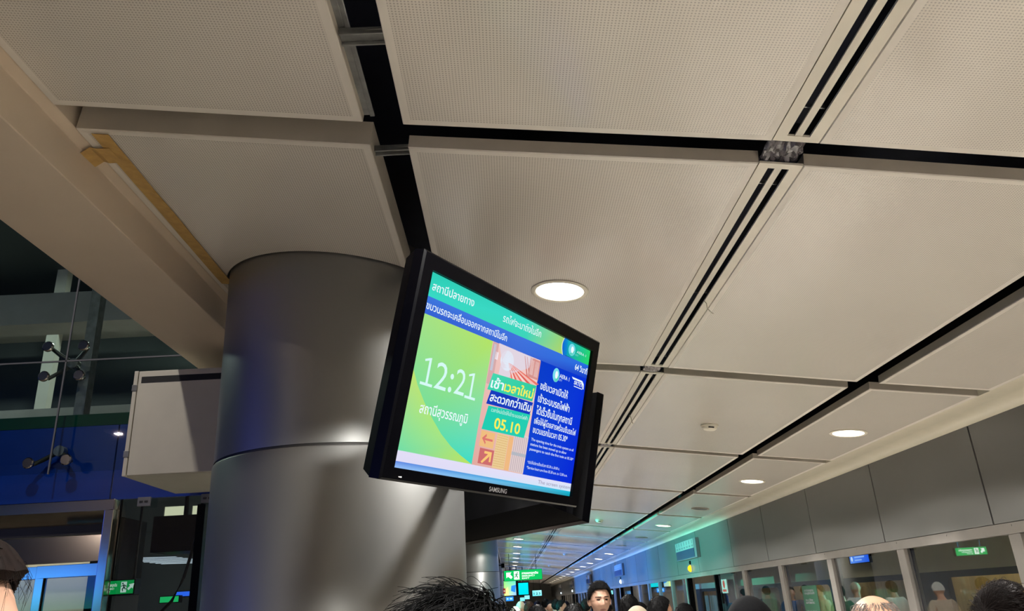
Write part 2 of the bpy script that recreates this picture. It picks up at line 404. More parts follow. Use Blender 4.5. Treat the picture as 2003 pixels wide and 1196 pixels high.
film('plastic_film', (.985, 7.26, Z(1.346)), .1, .12, .012, 9, 'crumpled plastic film in the third diffuser joint, farther along the line')
# loose white wires
for pts, lab in (([(1.03, 3.52, Z(1.335)), (1.035, 3.50, Z(1.315)), (1.032, 3.49, Z(1.285)), (1.042, 3.48, Z(1.262)), (1.055, 3.478, Z(1.25))], 'thin loose wire curling down from the twin-slot diffuser above the monitor'),
                 ([(1.02, 5.98, Z(1.335)), (1.03, 5.97, Z(1.31)), (1.028, 5.95, Z(1.28)), (1.036, 5.94, Z(1.255))], 'short loose wire hanging from the diffuser left of the smoke detector')):
    mb = MB(); mb.tube(pts, .0022, seg=6); tag(mb.build('loose_wire', M['white'], smooth=60), lab, 'wire', 'loose wires')
# steel rails in the open gap on the left
mb = MB(); mb.box(-.398, -.378, -6, 2.125, Z(1.515), Z(1.56)); mb.box(-.378, -.362, -6, 2.13, Z(1.512), Z(1.52))
tag(mb.build('ceiling_rail', M['galv'], bevel=.002), 'long galvanised steel rail along the edge of the open ceiling gap', 'rail')
for y, z, wdt, lab in ((1.735, 1.50, .05, 'galvanised cross rail spanning the open ceiling gap near the top edge'), (2.33, 1.51, .035, 'galvanised cross rail in the ceiling gap above the monitor corner')):
    mb = MB(); mb.box(-.395, -.255, y - wdt / 2, y + wdt / 2, Z(z), Z(z + .012)); mb.box(-.395, -.255, y - wdt / 2, y - wdt / 2 + .006, Z(z - .012), Z(z)); mb.box(-.395, -.255, y + wdt / 2 - .006, y + wdt / 2, Z(z - .012), Z(z))
    tag(mb.build('cross_rail', M['galv'], bevel=.002), lab, 'rail', 'cross rails in the ceiling gap')
mb = MB(); mb.box(-.42, -.24, 1.55, 1.59, Z(1.60), Z(1.62)); tag(mb.build('cross_rail', M['galv']), 'dim cross rail highest up inside the dark ceiling gap', 'rail', 'cross rails in the ceiling gap')
# masking tape
def strip(name, pts, wdir, wd, lab):
    mb = MB(); rnd = random.Random(4); vs = []
    for i, p in enumerate(pts):
        p = Vector(p); d = Vector(wdir[i] if isinstance(wdir, list) else wdir).normalized() * wd / 2
        j = rnd.uniform(-.0015, .0015)
        vs += [p - d + Vector((j, 0, -.0015)), p + d + Vector((j, 0, -.0015))]
    mb.raw(vs, [(2 * i, 2 * i + 1, 2 * i + 3, 2 * i + 2) for i in range(len(pts) - 1)])
    o = mb.build(name, M['tape']); md = o.modifiers.new('s', 'SOLIDIFY'); md.thickness = .0012
    return tag(o, lab, 'tape', 'masking tape on the left bulkhead')
n = 16; pts = []
for i in range(n):
    y = 2.275 + (3.62 - 2.275) * i / (n - 1); x = -1.338 - .018 * i / (n - 1); pts.append((x, y, Z(zc(0, x)) - .0035))
strip('masking_tape', pts, (1, 0, -.118), .06, 'long strip of brown masking tape along the edge of the left ceiling panel')
pts = [(-1.345, 2.41, Z(1.593)), (-1.40, 2.42, Z(1.600)), (-1.425, 2.425, Z(1.611)), (-1.45, 2.44, Z(1.608)), (-1.478, 2.45, Z(1.600)), (-1.480, 2.46, Z(1.575)), (-1.480, 2.475, Z(1.558))]
strip('masking_tape', pts, (0, 1, .05), .105, 'short wrinkled patch of masking tape folded over the bulkhead edge')

# ------------------------------------------------------------------ downlights, vents, detectors
def downlight(seg, x, y, label, group, watts=LAMP, spread=150, cutoff=None):
    z = Z(zc(seg, x)); ang = math.atan2(KZ[seg + 1] - KZ[seg], KX[seg + 1] - KX[seg])
    r = thing('downlight', label, 'ceiling light', (x, y, z), group)
    mb = MB(); mb.lathe((0, 0, 0), [(.118, .006), (.138, .001), (.141, -.003), (.137, -.006), (.124, -.008), (.117, -.004), (.117, .006)], 56)
    o = mb.build('trim_ring', M['white'], None, smooth=40, loc=(0, 0, 0)); o.parent = r
    mb = MB(); mb.lathe((0, 0, 0), [(.0, -.0045), (.06, -.0043), (.1, -.0035), (.117, -.002)], 56)
    o = mb.build('lens', M['lens'], None, smooth=60, loc=(0, 0, 0)); o.parent = r
    ld = bpy.data.lights.new('lamp', 'AREA'); ld.shape = 'DISK'; ld.size = .22; ld.energy = watts; ld.color = LAMPCOL; ld.spread = math.radians(spread)
    if cutoff:
        ld = bpy.data.lights.new('lamp', 'SPOT'); ld.energy = watts; ld.color = LAMPCOL; ld.spot_size = math.radians(2 * cutoff); ld.spot_blend = .06; ld.shadow_soft_size = .08
    lo = bpy.data.objects.new('lamp', ld); COL.objects.link(lo); lo.parent = r; lo.location = (0, 0, -.012)
    if cutoff: lo.rotation_euler = (0, ang, 0)
    r.rotation_euler = (0, -ang, 0); return r
DY = [-4.3, -1.7, .88, 3.45, 6.04, 8.63, 13.88] + [22.07 + 2.67 * k for k in range(13)]
d0 = downlight(5, 2.75, DY[0], 'x', 'downlights beside the cove', spread=84)
d1 = None
for i, y in enumerate(DY):
    lab = 'round white downlight in the strip beside the cove, %s from the near end' % ORD[i]
    x = 2.75 if y < 20 else 2.79
    if i == 7: d1 = downlight(5, 2.79, y, lab, 'downlights beside the cove', watts=LAMP * .45, spread=84)
    o = d0 if i == 0 else d1 if i == 7 else dup(d1 if i > 7 else d0); o.location = (x, y, Z(zc(5, x))); o['label'] = lab
b0 = downlight(2, .321, 3.482, 'large round lit downlight in the ceiling panel right above the monitor', 'downlights in the middle panels', watts=300, cutoff=76)
b1 = downlight(2, .315, .88, 'downlight of the middle panels just above the top edge of the picture', 'downlights in the middle panels', watts=430, cutoff=76)
b2 = downlight(2, .295, 56.6, 'farthest downlight, added in the middle panels, at the end of the platform', 'downlights in the middle panels', watts=130, cutoff=76)
for i, y in enumerate([-4.3, -1.7, 6.04, 8.63, 11.2, 13.8, 16.45]):
    dup(b1 if y < 13 else b2, (.315, y, Z(zc(2, .315))), 'downlight of the middle panels %s' % (['farthest behind the camera', 'behind the camera, nearer one', 'behind the lit monitor, nearest one', 'behind the lit monitor, second', 'behind the lit monitor, third', 'behind the second monitor, nearer one', 'behind the second monitor, farther one'][i]))
for i, y in enumerate([19.14, 21.83, 24.8, 27.5, 30.2, 33.0, 35.6, 38.2, 41, 44, 47, 50, 53.3]):  # last ones, past the row's end, are added to light the end wall
    o = dup(b2, (.295, y, Z(zc(2, .295))), 'far downlight in the middle panels above the green sign, %s in its row' % ORD[i])
for i, (x, y) in enumerate([(2.79, 11.28), (2.779, 16.44), (2.70, 18.94)]):
    r = thing('ceiling_speaker', 'flat dark round grille in the cove strip, %s from the near end' % ORD[i], 'speaker grille', (x, y, Z(zc(5, x))), 'dark round grilles in the cove strip')
    mb = MB(); mb.lathe((0, 0, 0), [(.10, .004), (.125, -.002), (.128, -.006), (.115, -.010), (.10, -.006)], 40); o = mb.build('rim', M['panel_lip'], None, smooth=40, loc=(0, 0, 0)); o.parent = r
    mb = MB(); mb.cyl((0, 0, -.006), (0, 0, 1), .105, .004, 40); o = mb.build('grille', M['column_dark'], None, loc=(0, 0, 0)); o.parent = r
    r.rotation_euler = (0, .121, 0)
def detector(x, y, lab):
    z = Z(zc(3, x)); r = thing('smoke_detector', lab, 'smoke detector', (x, y, z), 'smoke detectors')
    mb = MB(); mb.lathe((0, 0, 0), [(.068, .002), (.068, -.012), (.062, -.016)], 40); o = mb.build('base', M['white'], None, smooth=40, loc=(0, 0, 0)); o.parent = r
    mb = MB(); mb.lathe((0, 0, 0), [(.060, -.014), (.056, -.030), (.045, -.040), (.02, -.044), (0, -.044)], 40); o = mb.build('head', M['white'], None, smooth=50, loc=(0, 0, 0)); o.parent = r
    mb = MB(); mb.box(-.022, .022, -.0585, -.045, -.033, -.024); o = mb.build('slot', M['joint'], None, loc=(0, 0, 0)); o.parent = r
    r.rotation_euler = (0, .131, 0)
for i, (x, y) in enumerate([(1.679, 6.11), (1.625, 13.76), (1.70, 23.58), (1.614, 31.2)]):
    detector(x, y, ['white smoke detector on the ceiling right of the monitor', 'white smoke detector just past the lower monitor corner', 'third white smoke detector along the ceiling, far away', 'fourth and farthest white smoke detector along the ceiling'][i])

# ------------------------------------------------------------------ columns
RING = .656
def column(y, lab):
    r = thing('column', lab, 'column', (PX, y, 0), 'round metal-clad columns')
    mb = MB(); mb.lathe((PX, y, 0), [(PR, Z(RING + .006)), (PR, Z(1.62))], 128); mb.build('upper_cladding', M['column'], r, smooth=40)
    mb = MB(); mb.lathe((PX, y, 0), [(PR - .004, Z(RING - .006)), (PR - .004, Z(RING + .006))], 128); mb.build('joint_band', M['column_dark'], r, smooth=40)
    mb = MB(); mb.lathe((PX, y, 0), [(PR + .006, .12), (PR + .006, Z(RING - .012)), (PR + .003, Z(RING - .006)), (PR - .004, Z(RING - .006))], 128); mb.build('lower_cladding', M['column'], r, smooth=40)
    mb = MB(); mb.lathe((PX, y, 0), [(PR + .02, 0), (PR + .02, .115), (PR, .12)], 128); mb.build('plinth', M['column_dark'], r, smooth=40)
    return r
c0 = column(pillars[0], 'large silver metal-clad column nearest the camera, behind the monitor')
for y, lab in zip(pillars[1:], ['second silver column, seen past the right edge of the nearest one', 'third silver column, a thin sliver right of the second one', 'fourth silver column, farthest along the platform']):
    dup(c0, (PX, y, 0), lab)

# ------------------------------------------------------------------ the pair of monitors
O1 = Vector((-.18226, 2.04824, Z(.91323))); A1 = Vector((.54114, .84093, 0)); N1 = Vector((-.812985, .523158, .255656)); B1 = N1.cross(A1); F1 = -N1
SW, SHT = 1.02, .567
mon = thing('monitor', 'large black wide-screen monitor showing the lit timetable and 12:21 clock', 'monitor', O1 + A1 * .51 + B1 * .3 + N1 * .05, 'back-to-back hanging monitors')
def mpt(u, v, n=0): return O1 + A1 * u + B1 * v + F1 * n
def frame_mesh(P, u0, v0, u1, v1, a0, b0, a1, b1, zf, zi, zb):
    mb = MB(); o = [(u0, v0), (u1, v0), (u1, v1), (u0, v1)]; q = [(a0, b0), (a1, b0), (a1, b1), (a0, b1)]; bv = .006
    oi = [(u0 + bv, v0 + bv), (u1 - bv, v0 + bv), (u1 - bv, v1 - bv), (u0 + bv, v1 - bv)]
    for k in range(4):
        l = (k + 1) % 4
        mb.poly([P(*oi[k], zf), P(*oi[l], zf), P(*q[l], zf - .001), P(*q[k], zf - .001)])
        mb.poly([P(*q[k], zf - .001), P(*q[l], zf - .001), P(*q[l], zi), P(*q[k], zi)])
        mb.poly([P(*o[k], zf - bv), P(*o[l], zf - bv), P(*oi[l], zf), P(*oi[k], zf)])
        mb.poly([P(*o[k], zb), P(*o[l], zb), P(*o[l], zf - bv), P(*o[k], zf - bv)])
    mb.poly([P(*p, zi) for p in q])
    return mb
frame_mesh(mpt, -.050, -.050, 1.072, .604, -.001, -.001, SW + .001, SHT + .001, .012, -.004, -.030).build('bezel', M['blackplastic'], mon, smooth=35)
mb = MB()
mb.poly([mpt(-.048, -.048, -.03), mpt(1.07, -.048, -.03), mpt(1.07, .602, -.03), mpt(-.048, .602, -.03)])
c = [(-.048, -.048), (1.07, -.048), (1.07, .602), (-.048, .602)]; d = [(.06, .04), (.96, .04), (.96, .53), (.06, .53)]
e = [(-.03, -.03), (1.05, -.03), (1.05, .585), (-.03, .585)]
for k in range(4):
    l = (k + 1) % 4
    mb.poly([mpt(*c[k], -.03), mpt(*c[l], -.03), mpt(*e[l], -.075), mpt(*e[k], -.075)])
    mb.poly([mpt(*e[k], -.075), mpt(*e[l], -.075), mpt(*d[l], -.115), mpt(*d[k], -.115)])
mb.poly([mpt(*p, -.115) for p in d]); mb.build('back_housing', M['blackmatte'], mon, smooth=25)
# the picture on the screen
pic = Picture(mpt(0, 0, .0), A1, B1, F1)
TEAL, TEAL2, LIME, BLUE, DBLUE, WHT, YEL = (52, 214, 190), (44, 206, 176), (176, 226, 110), (56, 100, 210), (8, 50, 190), (236, 250, 255), (250, 240, 90)
pic.poly([(0, 0), (.55, 0), (.55, .068), (0, .073)], [(44, 204, 180), (60, 216, 196), (62, 214, 184), (56, 218, 196)])
pic.poly([(.55, 0), (.81, 0), (.81, .064), (.55, .068)], [(60, 216, 196), (160, 214, 110), (176, 214, 100), (62, 214, 184)])
pic.rect(.81, 0, 1.02, .060, [(20, 160, 200), (40, 214, 110), (40, 214, 100), (10, 150, 190)])
pic.rect(0, .110, .364, .52, [(168, 226, 132), (182, 228, 100), (60, 220, 200), (70, 220, 170)])
pic.rect(.667, .100, 1.02, .52, [(10, 60, 200), (8, 50, 214), (8, 40, 216), (20, 70, 214)])
pic.rect(.364, .110, .669, .52, [(240, 196, 192), (246, 210, 206), (232, 190, 176), (226, 170, 160)])
pic.rect(0, .519, 1.02, .549, [(228, 222, 246), (226, 226, 250), (206, 232, 250), (224, 220, 246)])
pic.rect(0, .549, 1.02, .567, [(96, 134, 226), (20, 190, 220), (10, 150, 170), (150, 190, 246)])
pic.layer()
pic.poly([(0, .073), (.5, .068), (.5, .120), (0, .126)], [(62, 120, 222), (66, 116, 222), (62, 108, 216), (52, 96, 210)])
pic.poly([(.5, .068), (1.02, .058), (1.02, .112), (.5, .120)], [(66, 116, 222), (40, 110, 226), (20, 60, 200), (62, 108, 216)])
# lime wedge under the clock, teal field above its arc
arc = [(.003, .281), (.04, .330), (.083, .372), (.135, .414), (.187, .450), (.245, .480), (.300, .500), (.362, .519)]
cl = [(196, 228, 104), (186, 228, 120), (180, 230, 120), (172, 230, 124), (168, 230, 130), (164, 228, 130), (176, 228, 110), (190, 226, 96)]
pic.poly([(.0, .275)] + arc + [(0, .519)], [(196, 228, 104)] + cl + [(112, 222, 168)])
pic.rect(.366, .122, .40, .26, (214, 170, 170)); pic.rect(.374, .128, .388, .215, (190, 204, 224)); pic.rect(.39, .15, .405, .175, (246, 240, 250))
pic.poly([(.40, .119), (.62, .118), (.60, .16), (.50, .20), (.46, .255), (.42, .26), (.43, .17)], (226, 214, 226))
pic.disc(.462, .165, .040, .034, (226, 236, 250), 28)
pic.rect(.60, .121, .669, .19, (214, 148, 142)); pic.rect(.607, .128, .629, .18, (232, 192, 188)); pic.rect(.636, .128, .662, .182, (232, 192, 188))
for k in range(9):
    t = k / 8; cc = [(236, 120, 104), (250, 214, 206), (222, 96, 88), (246, 190, 180)][k % 4]
    pic.poly([(.470 + .012 * t, .170), (.474 + .013 * t, .170), (.545 + .135 * t, .262 - .06 * t), (.535 + .128 * t, .268 - .06 * t)], cc)
pic.poly([(.56, .125), (.566, .125), (.60, .19), (.592, .19)], (206, 120, 112)); pic.poly([(.575, .125), (.58, .125), (.61, .18), (.603, .18)], (206, 120, 112))
pic.rect(.385, .408, .464, .458, (240, 190, 128)); pic.rect(.393, .463, .474, .512, (206, 110, 110))
pic.rect(.476, .405, .545, .517, (236, 206, 150)); pic.rect(.547, .405, .575, .517, (240, 186, 130)); pic.rect(.577, .39, .668, .517, (226, 208, 208))
pic.layer()
for i in range(9):
    for j in range(14):
        pic.rect(.479 + i * .0073, .408 + j * .0077, .4825 + i * .0073, .4115 + j * .0077, (214, 170, 112))
for k in range(7): pic.rect(.582 + k * .012, .395, .587 + k * .012, .516, (196, 178, 184))
pic.rect(.577, .452, .668, .463, (176, 186, 196))
A_ = (226, 128, 90)
pic.poly([(.394, .432), (.416, .416), (.418, .424), (.410, .430), (.455, .430), (.455, .437), (.410, .437), (.418, .443), (.416, .450)], (222, 120, 112))
pic.poly([(.408, .505), (.442, .478), (.420, .478), (.420, .470), (.462, .470), (.462, .502), (.452, .502), (.452, .484), (.416, .510)], (250, 200, 120))
# banners
pic.layer()
pic.poly([(.393, .221), (.665, .210), (.653, .268), (.376, .278)], [(70, 216, 176), (50, 204, 160), (50, 204, 160), (60, 214, 176)])
pic.poly([(.398, .327), (.655, .312), (.637, .399), (.382, .405)], (36, 206, 178))
pic.layer(); pic.poly([(.397, .276), (.660, .271), (.649, .315), (.383, .323)], (24, 60, 190))
# curved white edge and corner logos
pic.poly([(.803, .0), (.796, .012), (.792, .026), (.794, .042), (.806, .064), (.812, .064), (.800, .042), (.798, .026), (.802, .012), (.810, 0)], (220, 240, 200))
pic.poly([(.806, .0), (.835, .0), (.84, .06), (.810, .064), (.800, .042), (.797, .026), (.800, .012)], [(20, 110, 214), (16, 150, 204), (14, 140, 200), (16, 100, 214), (16, 100, 214), (16, 100, 214), (16, 104, 214)])
def logo(u, v, ru, rv):
    pic.disc(u, v, ru, rv, (120, 220, 236), 26)
    pic.poly([(u - ru * .5, v + rv * .75), (u + ru * .9, v - rv * .1), (u + ru * .6, v + rv * .75), (u + ru * .1, v + rv)], (40, 200, 120))
    pic.layer(); pic.disc(u + ru * .1, v - rv * .05, ru * .42, rv * .55, (240, 250, 255), 18)
logo(.873, .030, .026, .023); logo(.785, .146, .024, .026)
pic.layer()
T = pic.text
T('สถานีปลายทาง', .020, .228, .052, .034, WHT, .012, slope=-.008)
T('รถไฟจะมาถึงในอีก', .395, .640, .046, .034, WHT, .006, slope=-.006)
T('ขบวนรถจะเคลื่อนออกจากสถานีในอีก', .010, .436, .111, .030, WHT, .012, slope=-.006)
CK = (214, 250, 246)
for u in (.045, .262):
    pic.poly([(u + .024, .245), (u + .034, .243), (u + .034, .325), (u + .024, .325)], CK); pic.poly([(u + .004, .252), (u + .024, .245), (u + .026, .252), (u + .006, .258)], CK); pic.rect(u + .0, .318, u + .056, .326, CK)
T('2', .108, .165, .325, .116, CK, -.002); T('2', .205, .256, .323, .113, CK, -.002)
pic.disc(.186, .276, .0085, .0085, CK, 16); pic.disc(.184, .316, .0085, .0085, CK, 16)
T('สถานีสุวรรณภูมิ', .066, .298, .405, .040, WHT, .012, slope=-.004)
T('64 วินาที', .913, 1.014, .097, .032, WHT, .016)
T('AERA 1', .910, .985, .033, .014, (200, 240, 240), .01); T('CITY', .900, .925, .045, .009, (150, 230, 230))
T('AERA 1', .810, .884, .150, .021, WHT, .01); T('CITY', .806, .832, .162, .011, (200, 230, 250))
T('SRTET', .922, .992, .152, .020, WHT, .02, shear=.15)
pic.poly([(.900, .128), (.985, .128), (1.000, .138), (1.004, .158), (.995, .158), (.990, .143), (.978, .135), (.912, .135)], WHT)
pic.rect(.925, .158, .992, .161, WHT)
T('เช้า', .388, .462, .268, .042, WHT, .022, slope=-.003, shear=.12); T('เวลาใหม่', .466, .648, .265, .042, YEL, .022, slope=-.006, shear=.12)
T('สะดวกกว่าเดิม', .396, .648, .311, .038, WHT, .022, slope=-.006, shear=.12)
T('เวลาใหม่เปิดให้เข้าระบบรถไฟฟ้า', .416, .638, .343, .017, (210, 246, 240), .0, slope=-.006)
T('05.10', .445, .602, .393, .050, YEL, .018, slope=-.002)
T('ขยับเวลาเปิดให้', .688, .890, .216, .036, WHT, .016)
T('เข้าระบบรถไฟฟ้า', .686, .918, .262, .036, WHT, .016)
T('ได้เร็วขึ้นในทุกสถานี', .686, .950, .305, .036, WHT, .016)
T('เพื่อให้ผู้โดยสารพร้อมขึ้นรถไฟ', .684, .992, .340, .029, WHT, .012)
T('ขบวนแรกในเวลา 05.30*', .684, .936, .372, .030, WHT, .012)
T('The opening time for the train system at all', .683, .994, .400, .0135, (214, 230, 255), .012)
T('stations has been moved up to allow', .682, .943, .417, .0135, (214, 230, 255), .012)
T('passengers to catch the first train at 05.30*', .682, 1.003, .434, .0135, (214, 230, 255), .012)
T('*เปิดให้บริการตั้งแต่เวลา 05.30 น.-24.00 น.', .682, .910, .480, .0135, (214, 230, 255), .01)
T('*Service hours are from 05.30 a.m. to 12.00 a.m.', .682, .975, .498, .0135, (214, 230, 255), .01)
T('The screen system', .772, 1.010, .541, .018, (150, 140, 170), .0)
pic.build('screen', M['screen'], mon)
# lettering and lamps on the bezel
mb = MB(); vs, fs = text_polys('SAMSUNG', .012)
for f in fs: mb.poly([mpt(.463 + .104 * vs[i][0], .592 - .021 * vs[i][1], .0132) for i in reversed(f)])
mb.build('brand_lettering', M['lettering'], mon)
for u in (.024, .031):
    mb = MB(); q = mpt(u, .590, .0115); mb.cyl(q, F1, .0014 if u > .03 else .0009, .002, 10); mb.build('status_lamp', M['lens'], mon)
# second monitor, facing away down the platform
A2 = Vector((-.536, .845, 0)).normalized(); T2 = Vector((.215, .138, .967)).normalized(); N2 = A2.cross(T2).normalized()
if N2.y > 0: N2 = -N2                     # towards its back (towards the camera side)
O2 = Vector((.352, 3.40, Z(.302)))        # bottom corner of the front bezel, nearest end
def m2(u, v, n=0): return O2 + A2 * u + T2 * v + (-N2) * n
mo2 = thing('monitor', 'black monitor facing away, seen from behind under the lit one', 'monitor', m2(.54, .3, -.05), 'back-to-back hanging monitors')
frame_mesh(lambda u, v, n=0: m2(u, v, n), 0, 0, 1.10, .60, .05, .04, 1.05, .55, .012, -.004, -.03).build('bezel', M['blackplastic'], mo2, smooth=35)
mb = MB()
c = [(.002, .002), (1.098, .002), (1.098, .598), (.002, .598)]; e = [(.02, .018), (1.08, .018), (1.08, .585), (.02, .585)]; d = [(.17, .07), (.95, .07), (.95, .53), (.17, .53)]
mb.poly([m2(*p, -.03) for p in c])
for k in range(4):
    l = (k + 1) % 4
    mb.poly([m2(*c[k], -.03), m2(*c[l], -.03), m2(*e[l], -.07), m2(*e[k], -.07)])
    mb.poly([m2(*e[k], -.07), m2(*e[l], -.07), m2(*d[l], -.13), m2(*d[k], -.13)])
mb.poly([m2(*p, -.13) for p in d]); mb.build('back_housing', M['blackmatte'], mo2, smooth=25)
mb = MB()
for k in range(8): mb.obox(m2(.10 + .0 * k, .11 + .028 * k, -.105), A2, T2, N2, .10, .008, .03)
mb.build('vent_grille', M['tagplate'], mo2)
p2 = Picture(m2(1.05, .55, .0), -A2, -T2, -N2)
p2.rect(0, 0, 1.0, .51, [(44, 204, 180), (170, 220, 110), (10, 50, 210), (90, 220, 170)]); p2.build('screen', M['screen'], mo2)
# bracket that carries both monitors from the column
mb = MB(); q = mpt(.55, .30, -.11); r_ = m2(.5, .3, -.12); s_ = Vector((PX + .60 * .94, pillars[0] - .60 * .33, Z(.62)))
hub = (q + r_) / 2 + Vector((-.06, 0, 0)); mb.tube([s_, hub], .03, seg=12); mb.tube([(q + r_) / 2 + Vector((-.06, 0, 0)), q], .022, seg=10); mb.tube([(q + r_) / 2 + Vector((-.06, 0, 0)), r_], .022, seg=10)
mb.cyl(s_ - Vector((.003, -.001, 0)), (.94, -.33, 0), .09, .02, 24)
tag(mb.build('monitor_bracket', M['blackmatte'], smooth=40), 'black bracket behind the lit monitor, fixed to the nearest column', 'bracket')

# ------------------------------------------------------------------ left side: glass wall, lift entrance, cabinet
YG = 5.0
gx = [-7.6, -6.0, -4.45, -2.92, -1.92]
for i, (a, b) in enumerate(zip(gx[:-1], gx[1:])):
    for j, (z0, z1) in enumerate([(Z(.93), Z(1.69)), (Z(1.69), Z(3.4))]):
        mb = MB(); mb.box(a + .005, b - .005, YG, YG + .012, z0 + .005, z1 - .005)
        lab = ('%s clear glass wall pane %s' % (['lower', 'upper'][j], ['far to the left, outside the lift frame', 'second from the far left', 'left of the steel glass fittings', 'right of the steel glass fittings, behind the white cabinet'][i]))
        tag(mb.build('glass_panel', M['glass']), lab, 'glass panel', 'glass wall panes above the lift')
mb = MB()
for x in gx[1:-1]: mb.box(x - .005, x + .005, YG + .001, YG + .011, Z(.93), Z(3.4))
mb.box(gx[0], gx[-1], YG + .001, YG + .011, Z(1.685), Z(1.695)); struct(mb.build('trim_4', M['tagplate']))
# blue and green band behind
mb = MB(); mb.box(-7.6, -2.57, 5.13, 5.16, Z(.745), Z(1.262)); mb.box(-2.56, -1.15, 5.13, 5.16, Z(.765), Z(1.262))
struct(mb.build('trim_5', M['blueband']))
mb = MB(); mb.box(-7.6, -1.15, 5.13, 5.16, Z(1.264), Z(1.345)); struct(mb.build('trim_6', M['greenband']))
# spider fittings
def spider(x, z, lower, lab):
    r = thing('spider_fitting', lab, 'glass fitting', (x, YG + .09, z), 'steel spider fittings on the glass')
    hx, hz = x + .02, z
    mb = MB(); mb.cyl((hx, YG + .055, hz), (0, 1, 0), .035, .05, 24); mb.build('hub', M['galv'], r, smooth=40)
    sp = [(-.125, -.085), (.115, -.075)] if lower else [(-.125, .105), (.115, .10), (-.12, -.105), (.115, -.11)]
    for dx, dz_ in sp:
        mb = MB(); mb.tube([(hx, YG + .075, hz), (x + dx * .6, YG + .07, z + dz_ * .6), (x + dx, YG + .045, z + dz_), (x + dx, YG - .005, z + dz_)], .016, .012, 10); mb.build('arm', M['column_dark'], r, smooth=50)
        mb = MB(); mb.lathe((x + dx, YG - .003, z + dz_), [(0, .020), (.030, .020), (.036, .014), (.036, .0)], 28, axis=(0, -1, 0)); mb.build('bolt_disc', M['steel'], r, smooth=40)
spider(-2.925, Z(1.69), False, 'four-armed steel spider fitting where four glass panes meet, upper one')
spider(-2.925, Z(1.09), True, 'steel spider fitting with two round bolts over the blue band')
mb = MB(); mb.box(-2.93, -2.86, 5.20, 5.28, 2.47, 5.5); tag(mb.build('steel_post', M['galv']), 'narrow grey steel post behind the glass and its spider fittings', 'post')
# lift entrance
lx0, lx1 = -4.85, -2.442
lift = thing('lift_entrance', 'brushed steel lift entrance with glass doors under the blue band', 'lift entrance', ((lx0 + lx1) / 2, YG, 0))
mb = MB()
fz = Z(.745); fi = Z(.68); t = .058
mb.box(lx0, lx1, YG - .05, YG + .02, fi, fz); mb.box(lx1 - t, lx1, YG - .05, YG + .02, 0, fi); mb.box(lx0, lx0 + t, YG - .05, YG + .02, 0, fi)
mb.build('frame', M['steel'], lift, bevel=.004)
mb = MB(); mb.raw([(lx0 + t, YG - .045, fi), (lx1 - t, YG - .045, fi), (lx1 - t, YG + .05, Z(.606)), (lx0 + t, YG + .05, Z(.606))], [(0, 1, 2, 3)]); mb.build('lintel', M['steel'], lift)
mb = MB(); mb.box(lx0 + t, lx1 - t, YG + .05, YG + .09, Z(.546), Z(.606)); mb.build('dark_strip', M['column_dark'], lift)  # dark strip between the lintel and the transom panel
mb = MB(); mb.raw([(lx0 + t, YG + .05, Z(.382)), (lx1 - t, YG + .05, Z(.382)), (lx1 - t, YG + .062, Z(.544)), (lx0 + t, YG + .062, Z(.544)), (lx0 + t, YG + .09, Z(.382)), (lx1 - t, YG + .09, Z(.382)), (lx1 - t, YG + .09, Z(.544)), (lx0 + t, YG + .09, Z(.544))], [(0, 1, 2, 3), (5, 4, 7, 6), (4, 5, 1, 0), (3, 2, 6, 7)]); mb.build('transom_panel', M['steel'], lift, bevel=.002)
def leaf(x0, x1, y):
    mb = MB(); a = .052; z1 = Z(.368) * 1.0
    mb.box(x0, x1, y, y + .045, z1 - .072, z1); mb.box(x0, x0 + a, y, y + .045, 0.02, z1 - .072); mb.box(x1 - a, x1, y, y + .045, .02, z1 - .072); mb.box(x0 + a, x1 - a, y, y + .045, .02, .12)
    o = mb.build('door_leaf', M['steel'], lift, bevel=.002)
    mb = MB(); mb.box(x0 + a, x1 - a, y + .015, y + .027, .12, z1 - .072); mb.build('glass_pane', M['glass'], o)
leaf(-2.905, lx1 - t + .03, YG + .021); leaf(-3.50, -2.87, YG + .05); leaf(-4.1, -3.47, YG + .05); leaf(lx0 + t, -4.07, YG)
# lift car seen through the doors
mb = MB(); mb.box(-4.8, -2.54, 5.6, 5.63, .0, Z(.66)); mb.box(-4.8, -2.54, 5.26, 5.6, Z(.62), Z(.66)); mb.box(-4.82, -4.78, 5.26, 5.6, 0, Z(.66))
lc = mb.build('lift_car', M['white_metal']); tag(lc, 'pale lift car lining visible through the glass lift doors', 'lift car')
mb = MB(); mb.box(-2.565, -2.535, 5.26, 5.64, 0, Z(.67)); mb.build('side_wall', M['blackmatte'], lc)
mb = MB(); mb.box(-2.86, -2.62, 5.56, 5.595, .05, Z(.60)); mb.build('dark_panel', M['blackmatte'], lc)
mb = MB(); mb.box(-3.6, -2.7, 5.3, 5.5, Z(.612), Z(.62)); mb.build('car_light', emit_mat('car light', (240, 240, 214), 5.0), lc)
